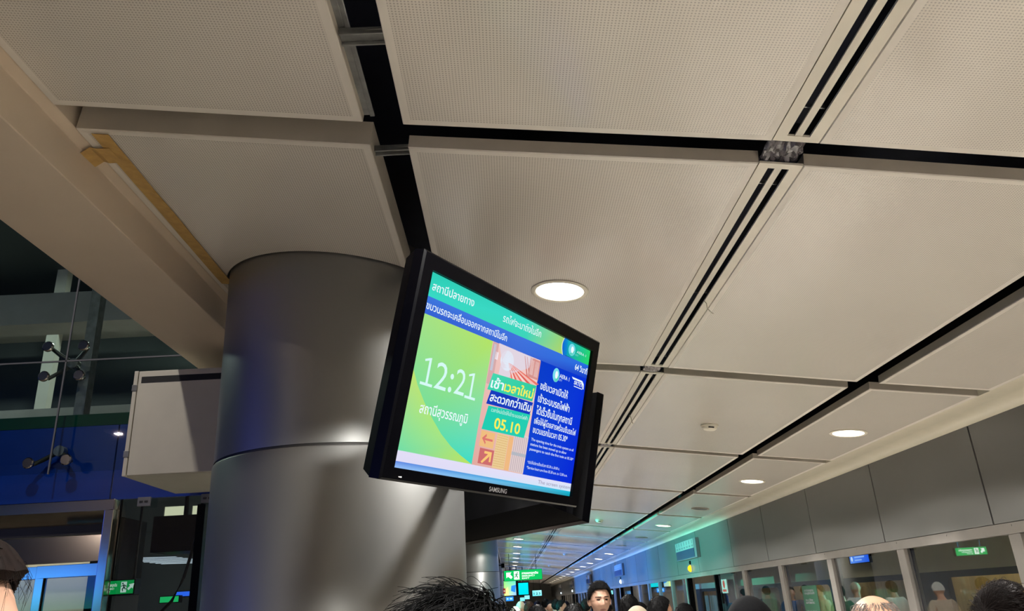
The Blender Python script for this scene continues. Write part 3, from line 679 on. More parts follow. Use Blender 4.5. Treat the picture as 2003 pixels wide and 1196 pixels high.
# glass beside the lift, dark hall behind it
mb = MB(); mb.box(-2.44, -1.915, YG + .03, YG + .042, 0, Z(.745)); tag(mb.build('glass_panel', M['glass']), 'dark floor-to-band glass pane just right of the lift frame', 'glass panel', 'glass panes beside the lift')
mb = MB(); mb.box(-1.905, -1.15, YG + .03, YG + .042, 0, Z(.745)); tag(mb.build('glass_panel', M['glass']), 'dark glass pane next to the nearest column, right of the lift', 'glass panel', 'glass panes beside the lift')
mb = MB(); mb.box(-1.93, -1.88, YG - .03, YG + .028, 0, Z(.685)); tag(mb.build('steel_post', M['blackplastic']), 'black post between the glass panes right of the lift', 'post')
for x0, x1, lab in ((-2.313, -2.231, 'small grey plate under the blue band, right of the lift frame'), (-1.915, -1.83, 'small grey plate under the blue band, at the edge of the column')):
    mb = MB(); mb.box(x0, x1, YG - .025, YG - .012, Z(.692), Z(.748))
    o = mb.build('name_plate', M['tagplate'], bevel=.002); tag(o, lab, 'plate', 'small plates under the blue band')
    for q in (.3, .68):
        mb = MB(); xx = x0 + (x1 - x0) * q; mb.box(xx - .011, xx + .011, YG - .0275, YG - .025, Z(.714), Z(.726)); mb.build('mark', M['column_dark'], o)
# white cabinet hanging between the glass and the column
cx0, cx1, cy0, cy1, cz0, cz1 = -2.078, -1.36, 4.25, 4.97, Z(.757), Z(1.353)
cab = thing('wall_cabinet', 'white metal cabinet hanging on the glass wall left of the column', 'cabinet', ((cx0 + cx1) / 2, cy1, cz0))
mb = MB(); mb.box(cx0, cx1, cy0 + .02, cy1, cz0, cz1); mb.build('body', M['white_metal'], cab, bevel=.004)
mb = MB(); mb.box(cx0, cx0 + .022, cy0 - .002, cy0 + .02, cz0, cz1); mb.build('edge_strip', M['white_metal'], cab, bevel=.002)
mb = MB(); mb.box(cx0 + .026, cx1 - .012, cy0, cy0 + .018, cz0 + .002, cz1 - .002); dr = mb.build('door', M['white_metal'], cab, bevel=.003)
mb = MB(); mb.box(cx0 + .044, cx1 - .20, cy0 - .002, cy0 + .002, cz1 - .072, cz1 - .036); mb.build('vent_slot', M['joint'], dr)
for z in (cz1 - .10, cz0 + .12):
    mb = MB(); mb.box(cx0 - .004, cx0 + .026, cy0 - .006, cy0 + .01, z - .018, z + .018); mb.build('hinge', M['galv'], dr, bevel=.002)
# things in the hall behind the glass
mb = MB(); mb.box(-2.43, -2.10, 5.5, 5.75, Z(.45), Z(.69)); mb.cyl((-2.26, 5.62, Z(.69)), (0, 0, 1), .015, 5.5 - Z(.69), 10); tag(mb.build('loudspeaker', M['blackplastic']), 'black box hanging in the dark hall behind the glass by the column', 'loudspeaker')
mb = MB(); mb.tube([(-2.08, 5.45, 5.5), (-2.085, 5.45, Z(.75)), (-2.09, 5.45, Z(.60)), (-2.125, 5.45, Z(.44)), (-2.165, 5.45, Z(.27)), (-2.23, 5.45, Z(.13)), (-2.33, 5.45, Z(.03)), (-2.45, 5.45, Z(-.03))], .011, seg=8)
tag(mb.build('cable', M['blackplastic'], smooth=60), 'thick black cable drooping behind the dark glass beside the column', 'cable')
lit = emit_mat('lit window', (226, 222, 190), .9)
for x0, x1, z0, z1, lab in ((-3.44, -3.235, .925, 1.095, 'lit pale window high in the dark hall, the wider one'), (-3.16, -3.065, .95, 1.09, 'narrow lit window beside the wider one in the dark hall')):
    r = thing('hall_window', lab, 'window', ((x0 + x1) / 2, 8, Z(z0)), 'lit windows in the dark hall')
    mb = MB(); f_ = .03; mb.box(x0 - f_, x1 + f_, 8.0, 8.04, Z(z0) - f_, Z(z0)); mb.box(x0 - f_, x1 + f_, 8.0, 8.04, Z(z1), Z(z1) + f_); mb.box(x0 - f_, x0, 8.0, 8.04, Z(z0), Z(z1)); mb.box(x1, x1 + f_, 8.0, 8.04, Z(z0), Z(z1)); mb.build('window_frame', M['darkwall'], r)
    mb = MB(); mb.box(x0, x1, 8.02, 8.03, Z(z0), Z(z1)); mb.build('lit_pane', lit, r)
mb = MB(); mb.box(-3.9, -2.7, 8.05, 8.2, Z(.86), Z(1.6)); mb.box(-6, -2.7, 8.9, 8.98, 0, 3.8); struct(mb.build('trim_7', M['darkwall']))
mb = MB()
for k in range(9): mb.raw([(-3.54 + .004 * k, 7.2 + .13 * k, Z(.56)), (-2.95, 7.2 + .13 * k, Z(.545)), (-2.95, 7.245 + .13 * k, Z(.545)), (-3.54, 7.245 + .13 * k, Z(.56))], [(0, 1, 2, 3)])
tag(mb.build('louvre_light', emit_mat('louvre glow', (214, 224, 240), 1.3)), 'white louvred strip light glimpsed low behind the dark glass', 'ceiling light')
for x, z0, z1, lab in ((-4.86, 2.9, 3.56, 'pale lit post glimpsed through the upper glass'), (-5.75, 3.0, 3.3, 'short pale post far behind the upper glass')):
    mb = MB(); mb.box(x - .07, x + .05, 8.0, 8.1, Z(z0 - 1.3) if x > -5 else Z(z0 - 1.5), 5.5); tag(mb.build('hall_post', M['white_metal']), lab, 'post', 'pale posts in the hall')
mb = MB(); mb.box(-9, -1.95, 6.6, 6.9, 4.3, 4.6); mb.box(-9, -1.95, 7.4, 7.7, 3.5, 3.72); mb.box(-9, -1.95, 8.0, 8.3, 4.75, 5.0); struct(mb.build('trim_8', M['greywall']))

# ------------------------------------------------------------------ signs
def running_man(p, u, v, s, col, flip=1):
    def q(pts): p.poly([(u + flip * a * s, v + b * s) for a, b in (pts if flip > 0 else reversed(pts))], col)
    p.disc(u + flip * .12 * s, v - .36 * s, .085 * s, .085 * s, col, 12)
    q([(-.05, -.26), (.10, -.26), (.04, .06), (-.12, .04)]); q([(.08, -.24), (.30, -.10), (.26, -.04), (.05, -.16)]); q([(-.05, -.24), (-.26, -.16), (-.28, .02), (-.20, .02), (-.18, -.10), (-.02, -.16)])
    q([(-.10, .0), (.04, .02), (.18, .18), (.10, .42), (.02, .40), (.06, .20), (-.06, .12)]); q([(-.12, .0), (-.02, .06), (-.16, .24), (-.36, .24), (-.36, .16), (-.20, .16)])
def hang_sign(name, loc, wd, ht, fx, label, cat, group, draw, mface='sign', rods=True, top=None):
    """lit box sign facing -y at loc (centre of the face)"""
    r = thing(name, label, cat, (loc[0], loc[1], loc[2]), group)
    mb = MB(); mb.box(loc[0] - wd / 2, loc[0] + wd / 2, loc[1], loc[1] + .08, loc[2] - ht / 2, loc[2] + ht / 2); mb.build('casing', M['blackplastic'], r, bevel=.004)
    p = Picture((loc[0] - wd / 2 + .008, loc[1] - .001, loc[2] + ht / 2 - .008), (1, 0, 0), (0, 0, -1), (0, -1, 0))
    draw(p, wd - .016, ht - .016); p.build('lit_face', M[mface], r)
    if rods:
        for k in (-.35, .35):
            mb = MB(); mb.cyl((loc[0] + wd * k, loc[1] + .04, loc[2] + ht / 2), (0, 0, 1), .008, (top or 3.5) - loc[2] - ht / 2, 8); mb.build('hanger', M['blackmatte'], r)
    return r
GRN = (12, 172, 84)
def exit_face(order):
    def f(p, W_, H_):
        p.rect(0, 0, W_, H_, GRN); p.layer()
        if order == 'arrow_man_text':
            a = H_ * .32; u = W_ * .14; v = H_ * .5
            p.poly([(u - a, v - a), (u + a * .7, v - a), (u + .25 * a, v - .5 * a), (u + a, v + .45 * a), (u + .5 * a, v + a), (u - .5 * a, v + .25 * a), (u - a, v + .7 * a)], (240, 255, 245))
            p.rect(W_ * .26, H_ * .1, W_ * .40, H_ * .9, (240, 255, 245)); p.layer(); running_man(p, W_ * .33, H_ * .5, H_ * .75, (16, 120, 66)); t0, t1 = .47, .90
        else:
            p.rect(W_ * .56, H_ * .1, W_ * .76, H_ * .9, (224, 250, 240)); p.layer(); running_man(p, W_ * .66, H_ * .5, H_ * .75, (20, 60, 50), -1); t0, t1 = .04, .42
            a = H_ * .26; u = W_ * .90; v = H_ * .5
            p.poly([(u + a, v - a), (u - a * .6, v - .7 * a), (u - .2 * a, v - .3 * a), (u - a, v + .5 * a), (u - .5 * a, v + a), (u + .3 * a, v + .2 * a), (u + .7 * a, v + .6 * a)], (224, 250, 240))
        p.text('ทางออกฉุกเฉิน', W_ * t0, W_ * t1, H_ * .42, H_ * .30, (240, 255, 245), .03); p.text('EMERGENCY', W_ * t0, W_ * (t0 + .8 * (t1 - t0)), H_ * .66, H_ * .2, (240, 255, 245), .02); p.text('EXIT', W_ * t0, W_ * (t0 + .45 * (t1 - t0)), H_ * .88, H_ * .19, (240, 255, 245), .02)
    return f
hang_sign('exit_sign', (.46, 25.0, Z(.773)), 1.18, .31, None, 'green hanging exit sign with white arrow, far down the platform', 'exit sign', 'green exit signs', exit_face('arrow_man_text'), top=3.12)
hang_sign('exit_sign', (-2.43, 5.12, Z(.222)), .195, .095, None, 'green exit sign with running man, added behind the dark glass by the lift as a reflection', 'exit sign', 'green exit signs', exit_face('text_man_arrow'), mface='sign_mirrored', top=Z(.77))  # sign added behind the glass, standing in for a reflected one
hang_sign('exit_sign', (-3.38, 8.2, Z(.215)), .2, .07, None, 'tiny green sign low behind the dark glass, next to the blue one', 'exit sign', 'green exit signs', lambda p, W_, H_: p.rect(0, 0, W_, H_, (24, 150, 84)), rods=False)
hang_sign('blue_sign', (-3.27, 8.3, Z(.262)), .2, .06, None, 'tiny blue sign low behind the dark glass, above the green one', 'sign', 'blue hanging signs', lambda p, W_, H_: p.rect(0, 0, W_, H_, (40, 90, 214)), rods=False)
hang_sign('exit_sign', (-2.55, 16.0, Z(.462)), .64, .16, None, 'green exit sign hidden behind the near column, mirrored in the screen-door glass', 'exit sign', 'green exit signs', exit_face('arrow_man_text'), mface='signrefl', top=3.85)
def blue_face(p, W_, H_): p.rect(0, 0, W_, H_, [(60, 130, 250), (30, 90, 230), (30, 90, 230), (90, 150, 255)]); p.layer(); p.disc(W_ * .12, H_ * .5, H_ * .3, H_ * .3, (200, 226, 255)); p.rect(W_ * .3, H_ * .3, W_ * .8, H_ * .45, (150, 190, 255)); p.rect(W_ * .3, H_ * .6, W_ * .6, H_ * .72, (150, 190, 255))
def number_face(p, W_, H_):
    p.rect(0, 0, W_, H_, [(120, 220, 226), (160, 236, 240), (120, 220, 226), (90, 200, 210)]); p.layer(); p.text('1 2 3', W_ * .15, W_ * .85, H_ * .75, H_ * .55, (20, 50, 60), .03)
hang_sign('number_sign', (1.54, 45.0, Z(.415)), .52, .30, None, 'pale cyan lit sign with dark figures, far above the crowd', 'sign', 'far cyan signs', number_face, top=3.0)
hang_sign('number_sign', (1.0, 46.0, Z(.24)), .30, .22, None, 'smaller pale cyan sign far down the platform, left of the one with figures', 'sign', 'far cyan signs', lambda p, W_, H_: p.rect(0, 0, W_, H_, (130, 220, 228)), top=3.0)
hang_sign('number_sign', (.80, 50.0, Z(.16)), .30, .22, None, 'smallest pale cyan sign, lowest and leftmost of the far ones', 'sign', 'far cyan signs', lambda p, W_, H_: p.rect(0, 0, W_, H_, (120, 210, 220)), top=3.0)
def blue2(p, W_, H_): p.rect(0, 0, W_, H_, (40, 130, 220)); p.layer(); p.rect(W_ * .1, H_ * .3, W_ * .35, H_ * .7, (150, 210, 250)); p.rect(W_ * .5, H_ * .3, W_ * .85, H_ * .7, (150, 210, 250))
hang_sign('blue_sign', (0.02, 36.0, Z(.165)), .35, .2, None, 'small blue lit sign low beside the third column, above the crowd', 'sign', 'blue hanging signs', blue2, top=3.3)
# far monitors under the green sign
for cx, cy, cz, wd, ht, cols, lab in ((.085, 34.0, Z(.57), .56, .58, [(120, 214, 120), (60, 200, 190), (120, 170, 240), (210, 236, 120)], 'far monitor with a pale green and blue picture under the green sign'),
                                      (.60, 34.3, Z(.52), .44, .46, [(0, 206, 214), (0, 206, 214), (0, 196, 206), (0, 196, 206)], 'far monitor with a plain cyan picture under the green sign')):
    r = thing('monitor', lab, 'monitor', (cx, cy, cz), 'far monitors under the green sign')
    mb = MB(); mb.box(cx - wd / 2 - .04, cx + wd / 2 + .04, cy, cy + .09, cz - ht / 2 - .04, cz + ht / 2 + .04); mb.build('casing', M['blackplastic'], r, bevel=.01)
    p = Picture((cx - wd / 2, cy - .002, cz + ht / 2), (1, 0, 0), (0, 0, -1), (0, -1, 0)); p.rect(0, 0, wd, ht, cols); p.layer()
    if wd > .5: p.poly([(wd * .55, ht * .35), (wd * .9, ht * .3), (wd * .8, ht * .8), (wd * .5, ht * .7)], (40, 130, 214)); p.poly([(wd * .1, ht * .6), (wd * .3, ht * .4), (wd * .35, ht)  , (wd * .1, ht)], (220, 236, 140))
    p.build('screen', M['sign'], r)
    mb = MB(); mb.cyl((cx, cy + .05, cz + ht / 2), (0, 0, 1), .02, 3.1 - cz - ht / 2, 10); mb.build('hanger', M['blackmatte'], r)
mb = MB(); mb.box(.30, .38, 33.6, 33.9, Z(.27), Z(.86)); mb.cyl((.34, 33.75, Z(.86)), (0, 0, 1), .02, 3.12 - Z(.86), 10); tag(mb.build('monitor', M['blackplastic'], bevel=.01), 'black monitor seen edge-on between the two far pictures', 'monitor', 'far monitors under the green sign')
# things on the third column
r = thing('loudspeaker', 'black bracket loudspeaker on the column left of the green sign', 'loudspeaker', (-.20, 31.4, Z(1.40)))
mb = MB(); mb.box(-.25, -.12, 31.2, 31.42, Z(1.27), Z(1.43)); mb.build('casing', M['blackplastic'], r, bevel=.01)
mb = MB(); mb.tube([(-.40, 31.75, Z(1.40)), (-.30, 31.5, Z(1.38)), (-.19, 31.32, Z(1.36))], .02, seg=8); mb.build('bracket', M['blackmatte'], r)
mb = MB(); mb.box(-.225, -.125, 31.5, 31.66, Z(.34), Z(.53)); r = mb.build('fire_alarm_box', M['red'], bevel=.01); tag(r, 'small red box on the third column left of the far monitors', 'alarm box')
mb = MB(); mb.box(-.20, -.15, 31.49, 31.5, Z(.40), Z(.46)); mb.build('label_plate', M['white'], r)
# lit advertising screen on the back wall of the hall: its blue shows in the lift frame and the column
r = thing('advertising_screen', 'blue lit advertising screen on the back wall, mirrored in the steel lift frame', 'advertising screen', (-10.6, -8.95, 2.1))
mb = MB(); mb.box(-12.96, -9.2, -8.998, -8.92, 2.05, 3.16); mb.build('casing', M['blackplastic'], r, bevel=.01)
p = Picture((-9.26, -8.915, 3.10), (-1, 0, 0), (0, 0, -1), (0, 1, 0)); p.rect(0, 0, 3.6, .5, [(50, 120, 250), (70, 150, 255), (80, 160, 255), (60, 130, 250)]); p.rect(0, .5, 3.6, 1.0, [(60, 130, 250), (80, 160, 255), (70, 200, 200), (60, 180, 180)]); p.build('lit_face', M['led'], r)
r = thing('advertising_screen', 'tall blue advertising screen on the far hall wall, mirrored in the nearest column', 'advertising screen', (-12.95, -1.5, 1.4))
mb = MB(); mb.box(-12.98, -12.90, -5.1, 2.1, 1.3, 4.6); mb.build('casing', M['blackplastic'], r, bevel=.01)
p = Picture((-12.895, -5.0, 4.5), (0, 1, 0), (0, 0, -1), (1, 0, 0)); p.rect(0, 0, 7.0, 3.1, [(60, 80, 200), (70, 100, 230), (60, 90, 220), (70, 90, 210)]); p.build('lit_face', M['led_soft'], r)
# added, unseen spotlights standing in for sign and screen reflections on the far fascia
def spotlight(y, target, col, watts, deg, lab):
    loc = Vector((-3.45, y, 2.45)); d = (Vector(target) - loc).normalized()
    r = thing('spotlight', lab, 'spotlight', loc, 'added coloured spotlights on the left wall')
    mb = MB(); mb.cyl(loc - d * .12, d, .07, .16, 20); mb.build('housing', M['blackmatte'], r, smooth=40)
    mb = MB(); mb.tube([(-3.6, y, 2.55), (-3.5, y, 2.56), loc + Vector((0, 0, .04))], .015, seg=8); mb.build('bracket', M['blackmatte'], r)
    ld = bpy.data.lights.new('spot', 'SPOT'); ld.energy = watts; ld.color = col; ld.spot_size = math.radians(deg); ld.spot_blend = 1.0; ld.shadow_soft_size = .05
    lo = bpy.data.objects.new('spot', ld); COL.objects.link(lo); lo.parent = r; lo.location = d * .06
    lo.rotation_euler = d.to_track_quat('-Z', 'Y').to_euler()
for i, (y, ty, c, e, deg) in enumerate([(13.0, 13.3, (.1, .9, .8), 3400, 32), (14.8, 15.4, (.1, .9, .85), 3800, 32), (15.7, 18.0, (.08, .55, 1), 5200, 28)] +
                                       [(y, y, (.05, .28, 1), 7200, 34) for y in (20.2, 22.6, 25.2, 27.8, 30.2, 34.2, 36.8, 39.4)]):
    spotlight(y, (3.3, ty, 2.12), c, e, deg, 'added %s spotlight on the left wall, %s in the row of coloured ones' % ('teal' if i < 2 else 'blue', ORD[i]))
# hall lamps; those behind the glass and camera are added to brighten the hall
for x, y, lab in ((-2.48, 2.4, 'square hall lamp high above the bulkhead, lighting the white cabinet'), (-8.0, -6.0, 'added square hall lamp near the back wall, behind the camera'), (-6.2, 6.6, 'added square hall lamp behind the glass, far left'), (-3.2, 7.6, 'added square hall lamp behind the glass, above the dark windows')):
    r = thing('hall_lamp', lab, 'ceiling light', (x, y, 5.44), 'hall lamps behind the glass')
    mb = MB(); mb.box(x - .2, x + .2, y - .2, y + .2, 5.45, 5.5); mb.build('frame', M['white'], r)
    ld = bpy.data.lights.new('hall_light', 'AREA'); ld.size = .12 if y < 5 else .35; ld.energy = 70 if 0 < y < 5 else 60 if y < 0 else 50; ld.color = (1, .95, .85) if y > 0 and y < 5 else (1, .82, .7) if y < 0 else (.85, 1, .92)
    lo = bpy.data.objects.new('hall_light', ld); COL.objects.link(lo); lo.parent = r

# ------------------------------------------------------------------ platform screen doors and the carriage behind them
XG = 3.34
def bay(y0, y1, lab, mull=.125):
    r = thing('platform_screen_panel', lab, 'screen panel', (XG, (y0 + y1) / 2, 0), 'fixed glass platform screen panels')
    mb = MB(); mb.box(3.312, 3.40, y0 - mull / 2, y0 + mull / 2, 0, Z(.244)); mb.build('mullion', M['alu'], r, bevel=.004)
    mb = MB(); mb.box(XG, XG + .012, y0 + mull / 2, y1 - mull / 2, .18, Z(.244)); mb.build('glass_pane', M['psdglass'], r)
    mb = MB(); mb.box(3.315, 3.395, y0 + mull / 2, y1 - mull / 2, 0, .18); mb.build('kick_panel', M['alu'], r, bevel=.004)
    mb = MB(); mb.box(3.345, 3.36, y0 + mull / 2, y0 + mull / 2 + .03, .18, Z(.244)); mb.box(3.345, 3.36, y1 - mull / 2 - .03, y1 - mull / 2, .18, Z(.244)); mb.build('gasket', M['joint'], r)
    return r
bi = 0
ys = [3.66, 5.21, 6.78, 8.33, 9.88, 11.46]; ye = [5.21, 6.78, 8.33, 9.88, 11.46, 13.02]
blist = [(-5.6, -4.05), (-4.05, -2.5), (-2.5, -.95), (-.95, .6)] + list(zip(ys, ye))
for s_ in range(5):
    o_ = 15.25 + 9.2 * s_; blist += [(o_ + 1.4 * k, o_ + 1.4 * (k + 1)) for k in range(5)]
for i, (a, b) in enumerate(blist):
    bay(a, b, 'fixed glass platform screen panel, %s from the near end' % ORD[i] if i < 30 else 'fixed glass platform screen panel, one of the farthest')
def psd_door(y0, y1, lab):
    r = thing('platform_screen_door', lab, 'screen door', (3.38, (y0 + y1) / 2, 0), 'open platform screen doorways')
    for a, b in ((y0 - .78, y0 + .10), (y1 - .10, y1 + .78)):
        mb = MB(); x0, x1 = 3.405, 3.445; f_ = .06
        mb.box(x0, x1, a, a + f_, .02, Z(.235)); mb.box(x0, x1, b - f_, b, .02, Z(.235)); mb.box(x0, x1, a + f_, b - f_, .02, .2); mb.box(x0, x1, a + f_, b - f_, Z(.15), Z(.235))
        o = mb.build('sliding_leaf', M['alu'], r, bevel=.003)
        mb = MB(); mb.box(3.42, 3.43, a + f_, b - f_, .2, Z(.15)); mb.build('glass_pane', M['psdglass'], o)
    mb = MB(); mb.box(3.31, 3.40, y0 - .02, y0 + .04, 0, Z(.244)); mb.box(3.31, 3.40, y1 - .12, y1 - .03, 0, Z(.244)); mb.build('jamb', M['blackplastic'], r)
psd_door(.70, 3.58, 'open platform screen doorway nearest the camera, right of the picture')
for i in range(5): psd_door(13.08 + 9.2 * i if i else 13.08, 15.20 + 9.2 * i, 'open platform screen doorway, %s beyond the near glass panels' % ORD[i])
# stickers and notices on the glass
mb = MB(); mb.box(3.334, 3.339, 8.88, 9.32, .75, Z(.0)); po = mb.build('green_notice', M['greenposter']); tag(po, 'tall green notice stuck on a screen-door glass panel behind the bald man', 'notice')
mb = MB()
for k, (wd, z) in enumerate([(.28, -.06), (.30, -.09), (.22, -.16), (.26, -.19), (.3, -.28)]):
    vs, fs = text_polys(['สถานีปลายทาง', 'ประตูอัตโนมัติ', 'ระวัง', 'AUTOMATIC', 'DOOR'][k], .02)
    for f in fs: mb.poly([(3.3335, 9.26 - vs[q][0] * wd, Z(z) + .030 * vs[q][1]) for q in f])
mb.build('lettering', M['tagplate'], po)
mb = MB(); mb.box(3.333, 3.339, 12.48, 12.80, Z(-.04), Z(.16)); po = mb.build('door_sticker', M['greyplastic']); tag(po, 'white and red warning sticker on glass left of the black-haired head', 'sticker')
mb = MB(); mb.cyl((3.333, 12.66, Z(.09)), (-1, 0, 0), .06, .001, 24); mb.box(3.3315, 3.333, 12.55, 12.76, Z(-.02), Z(.015)); mb.build('red_mark', M['red'], po)
# information boards over the doorways, camera eye and indicator lamps
for i in range(5):
    y = 14.6 + 9.25 * i
    r = thing('information_board', 'white and blue information board on the fascia, %s doorway from the near end' % ORD[i], 'information board', (3.3, y, Z(.56)), 'information boards over the doorways')
    mb = MB(); mb.box(3.235, 3.298, y - .85, y + .85, Z(.555), Z(.88)); mb.build('casing', M['tagplate'], r, bevel=.006)
    mb = MB(); mb.box(3.23, 3.236, y - .70, y + .80, Z(.57), Z(.72)); mb.build('blue_panel', M['board'], r)
    mb = MB(); mb.box(3.23, 3.236, y - .70, y + .80, Z(.722), Z(.872)); o = mb.build('white_panel', M['greyplastic'], r)
    mb = MB()
    for k in range(7): mb.box(3.2285, 3.23, y + .70 - k * .21 - .05, y + .70 - k * .21, Z(.80), Z(.86)); mb.box(3.2285, 3.23, y + .72 - k * .21 - .12, y + .72 - k * .21, Z(.745), Z(.775))
    mb.build('route_marks', M['tagplate'], o)
    mb = MB(); mb.lathe((3.299, y, Z(.50)), [(.035, 0), (.032, .014), (.02, .026), (0, .03)], 20, axis=(-1, 0, 0)); tag(mb.build('camera_eye', M['blackplastic'], smooth=40), 'small black camera eye under the information board, %s doorway from the near end' % ORD[i], 'camera', 'camera eyes on the fascia')
    r = thing('indicator_lamp', ('amber' if i == 0 else 'white') + ' round indicator lamp on the fascia, %s doorway from the near end' % ORD[i], 'indicator lamp', (3.3, y, Z(.40)), 'indicator lamps over the doorways')
    mb = MB(); mb.lathe((3.299, y, Z(.40)), [(.072, 0), (.072, .006), (.06, .008)], 24, axis=(-1, 0, 0)); mb.build('rim', M['tagplate'], r, smooth=40)
    mb = MB(); mb.lathe((3.299, y, Z(.40)), [(.06, .006), (.056, .03), (.04, .05), (.02, .060), (0, .063)], 20, axis=(-1, 0, 0)); mb.build('lens', emit_mat('amber lamp', (255, 190, 30), 2.0) if i == 0 else (M.get('wlamp') or M.setdefault('wlamp', emit_mat('white lamp', (230, 245, 255), 2.0))), r, smooth=60)
# unseen lamps added above the track to brighten the carriage side
for k in range(6):
    r = thing('added_track_lamp', 'added long lamp over the track behind the fascia, %s from the near end' % ORD[k], 'lamp', (3.9, 2 + 8 * k, 3.8), 'added lamps over the track')
    mb = MB(); mb.box(3.82, 3.98, .8 + 8 * k, 3.2 + 8 * k, 3.78, 3.85); mb.build('casing', M['white'], r)
    ld = bpy.data.lights.new('added_track_light', 'AREA'); ld.shape = 'RECTANGLE'; ld.size = .12; ld.size_y = 2.3; ld.energy = 36; ld.color = (1, .93, .8)
    lo = bpy.data.objects.new('added_track_light', ld); COL.objects.link(lo); lo.parent = r; lo.location = (0, 0, -.03)
# carriage
tr = thing('train_carriage', 'beige train carriage standing behind the platform screen doors', 'train', (4.6, 20, -1))
wins = [(y, y + 1.62) for y in [3.5 + 2.15 * k for k in range(26)]]
wins = [(4.3, 5.5), (6.55, 8.0), (8.6, 10.2), (10.95, 12.5), (13.05, 14.15), (16.4, 18.3)] + [(19.0 + 2.2 * k, 20.6 + 2.2 * k) for k in range(18)]
mb = MB(); xb = 4.30; zt, zw, zl, zb = 3.3, Z(-.005), 1.0, -.2
mb.box(xb, xb + .06, -3, 58, Z(.06), Z(.72)); mb.box(xb, xb + .06, -3, 58, zb, .9)
mb.prism([(xb, Z(.72)), (xb + .35, 3.0), (xb + 1.4, 3.1), (xb + 1.4, 3.05), (xb + .06, Z(.70))], -3, 58)
mb.build('body_side', M['trainbody'], tr)
mb = MB(); mb.box(xb - .02, xb, 9.52, 10.14, Z(.215), Z(.335)); mb.build('reflection_casing', M['blackplastic'], tr, bevel=.004)  # added lit panel in place of a blue sign's reflection in the glass
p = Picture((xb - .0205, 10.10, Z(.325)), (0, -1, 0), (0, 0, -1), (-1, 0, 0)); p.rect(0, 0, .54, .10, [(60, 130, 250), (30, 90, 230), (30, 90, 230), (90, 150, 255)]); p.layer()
p.disc(.06, .05, .028, .028, (200, 226, 255)); p.rect(.14, .025, .42, .042, (150, 190, 255)); p.rect(.14, .06, .34, .075, (150, 190, 255)); p.build('sign_reflection', M['sign'], tr)
mb = MB(); mb.box(xb, xb + .05, -3, 58, Z(.0), Z(.06)); mb.box(xb, xb + .05, -3, 58, .9, 1.0)
yy = -3
for a, b in wins:
    mb.box(xb, xb + .05, yy, a, 1.0, Z(0)); yy = b
    rr = .09
    for (cy, cz, a0) in ((a, Z(0), 0), (b, Z(0), 1), (a, 1.0, 3), (b, 1.0, 2)):
        sy = 1 if cy == a else -1; sz = -1 if cz > 1.2 else 1
        fan = [(xb, cy, cz)] + [(xb, cy + sy * (rr - rr * math.sin(t_ * PI / 12)), cz + sz * (rr - rr * math.cos(t_ * PI / 12))) for t_ in range(7)]
        mb.raw(fan, [tuple(range(8))])
mb.box(xb, xb + .05, yy, 58, 1.0, Z(0)); mb.build('window_band', M['traindark'], tr)
mb = MB(); mb.box(5.4, 5.45, -3, 58, zb, 3.0); mb.box(xb + .06, 5.4, -3, 58, 2.95, 3.0); mb.box(xb + .06, 5.4, -3, 58, -.2, -.1); mb.build('lining', M['tan'], tr)
for a, b in wins:
    mb = MB(); mb.box(xb + .03, xb + .04, a, b, 1.0, Z(0)); mb.build('window_pane', M['glass'], tr)
for k in range(10):
    ld = bpy.data.lights.new('carriage_lamp', 'AREA'); ld.shape = 'RECTANGLE'; ld.size = .3; ld.size_y = 3.0; ld.energy = 26; ld.color = (1, .84, .6)
    lo = bpy.data.objects.new('carriage_lamp', ld); COL.objects.link(lo); lo.parent = tr; lo.location = Vector((5.0, 3 + 5.5 * k, 2.42)) - tr.location

# ------------------------------------------------------------------ people
def G(x, c, s): return math.exp(-((x - c) / s) ** 2)
def sstep(a, b, x):
    t = max(0, min(1, (x - a) / (b - a))); return t * t * (3 - 2 * t)
def head_point(d, off=0.0, face=True):
    """point of a head (centre between the ears, facing +y) in direction d"""
    x, y, z = d
    px, py, pz = .0745 * x, .095 * y, .116 * z
    if z < 0:
        px *= 1 - .30 * (-z) ** 1.6
        if y < 0: py *= 1 - .42 * sstep(.15, .9, -z)
        else: py *= 1 + .06 * sstep(.2, .9, -z)
    else:
        px *= 1 + .05 * (1 - abs(z)) ; py *= 1 + .02 * (1 if y < 0 else 0)
    if face and y > .15:
        k = sstep(.15, .6, y)
        py -= .006 * k * G(pz, .0, .05) * (abs(px) > .04)
        prof = 0
        if -.047 < pz < .022:
            prof = .004 + .022 * sstep(.020, -.034, pz) if pz > -.034 else .026 * sstep(-.047, -.034, pz)
        py += k * prof * G(px, 0, .0105 + .006 * sstep(.01, -.035, pz))
        py += k * .007 * G(pz, -.037, .008) * (G(px, .013, .007) + G(px, -.013, .007))
        py -= k * .012 * G(pz, .003, .012) * (G(px, .031, .017) + G(px, -.031, .017))
        py += k * .006 * G(pz, .003, .006) * (G(px, .031, .010) + G(px, -.031, .010))
        py += k * .006 * G(pz, .024, .008) * G(px, 0, .05)
        py += k * .005 * G(pz, -.028, .018) * (G(px, .044, .018) + G(px, -.044, .018))
        py += k * .008 * G(pz, -.068, .012) * G(px, 0, .026) - k * .006 * G(pz, -.0685, .0028) * G(px, 0, .022)
        py += k * .007 * G(pz, -.103, .014) * G(px, 0, .022)
    v = Vector((px, py, pz))
    if off: v += Vector(d).normalized() * off
    return v
def sph(nu, nv):
    for j in range(nv + 1):
        th = PI * j / nv
        for i in range(nu):
            ph = 2 * PI * i / nu
            yield (math.sin(th) * math.sin(ph), math.sin(th) * math.cos(ph), math.cos(th))
def grid_faces(nu, nv): return [(j * nu + i, (j + 1) * nu + i, (j + 1) * nu + (i + 1) % nu, j * nu + (i + 1) % nu) for j in range(nv) for i in range(nu)]
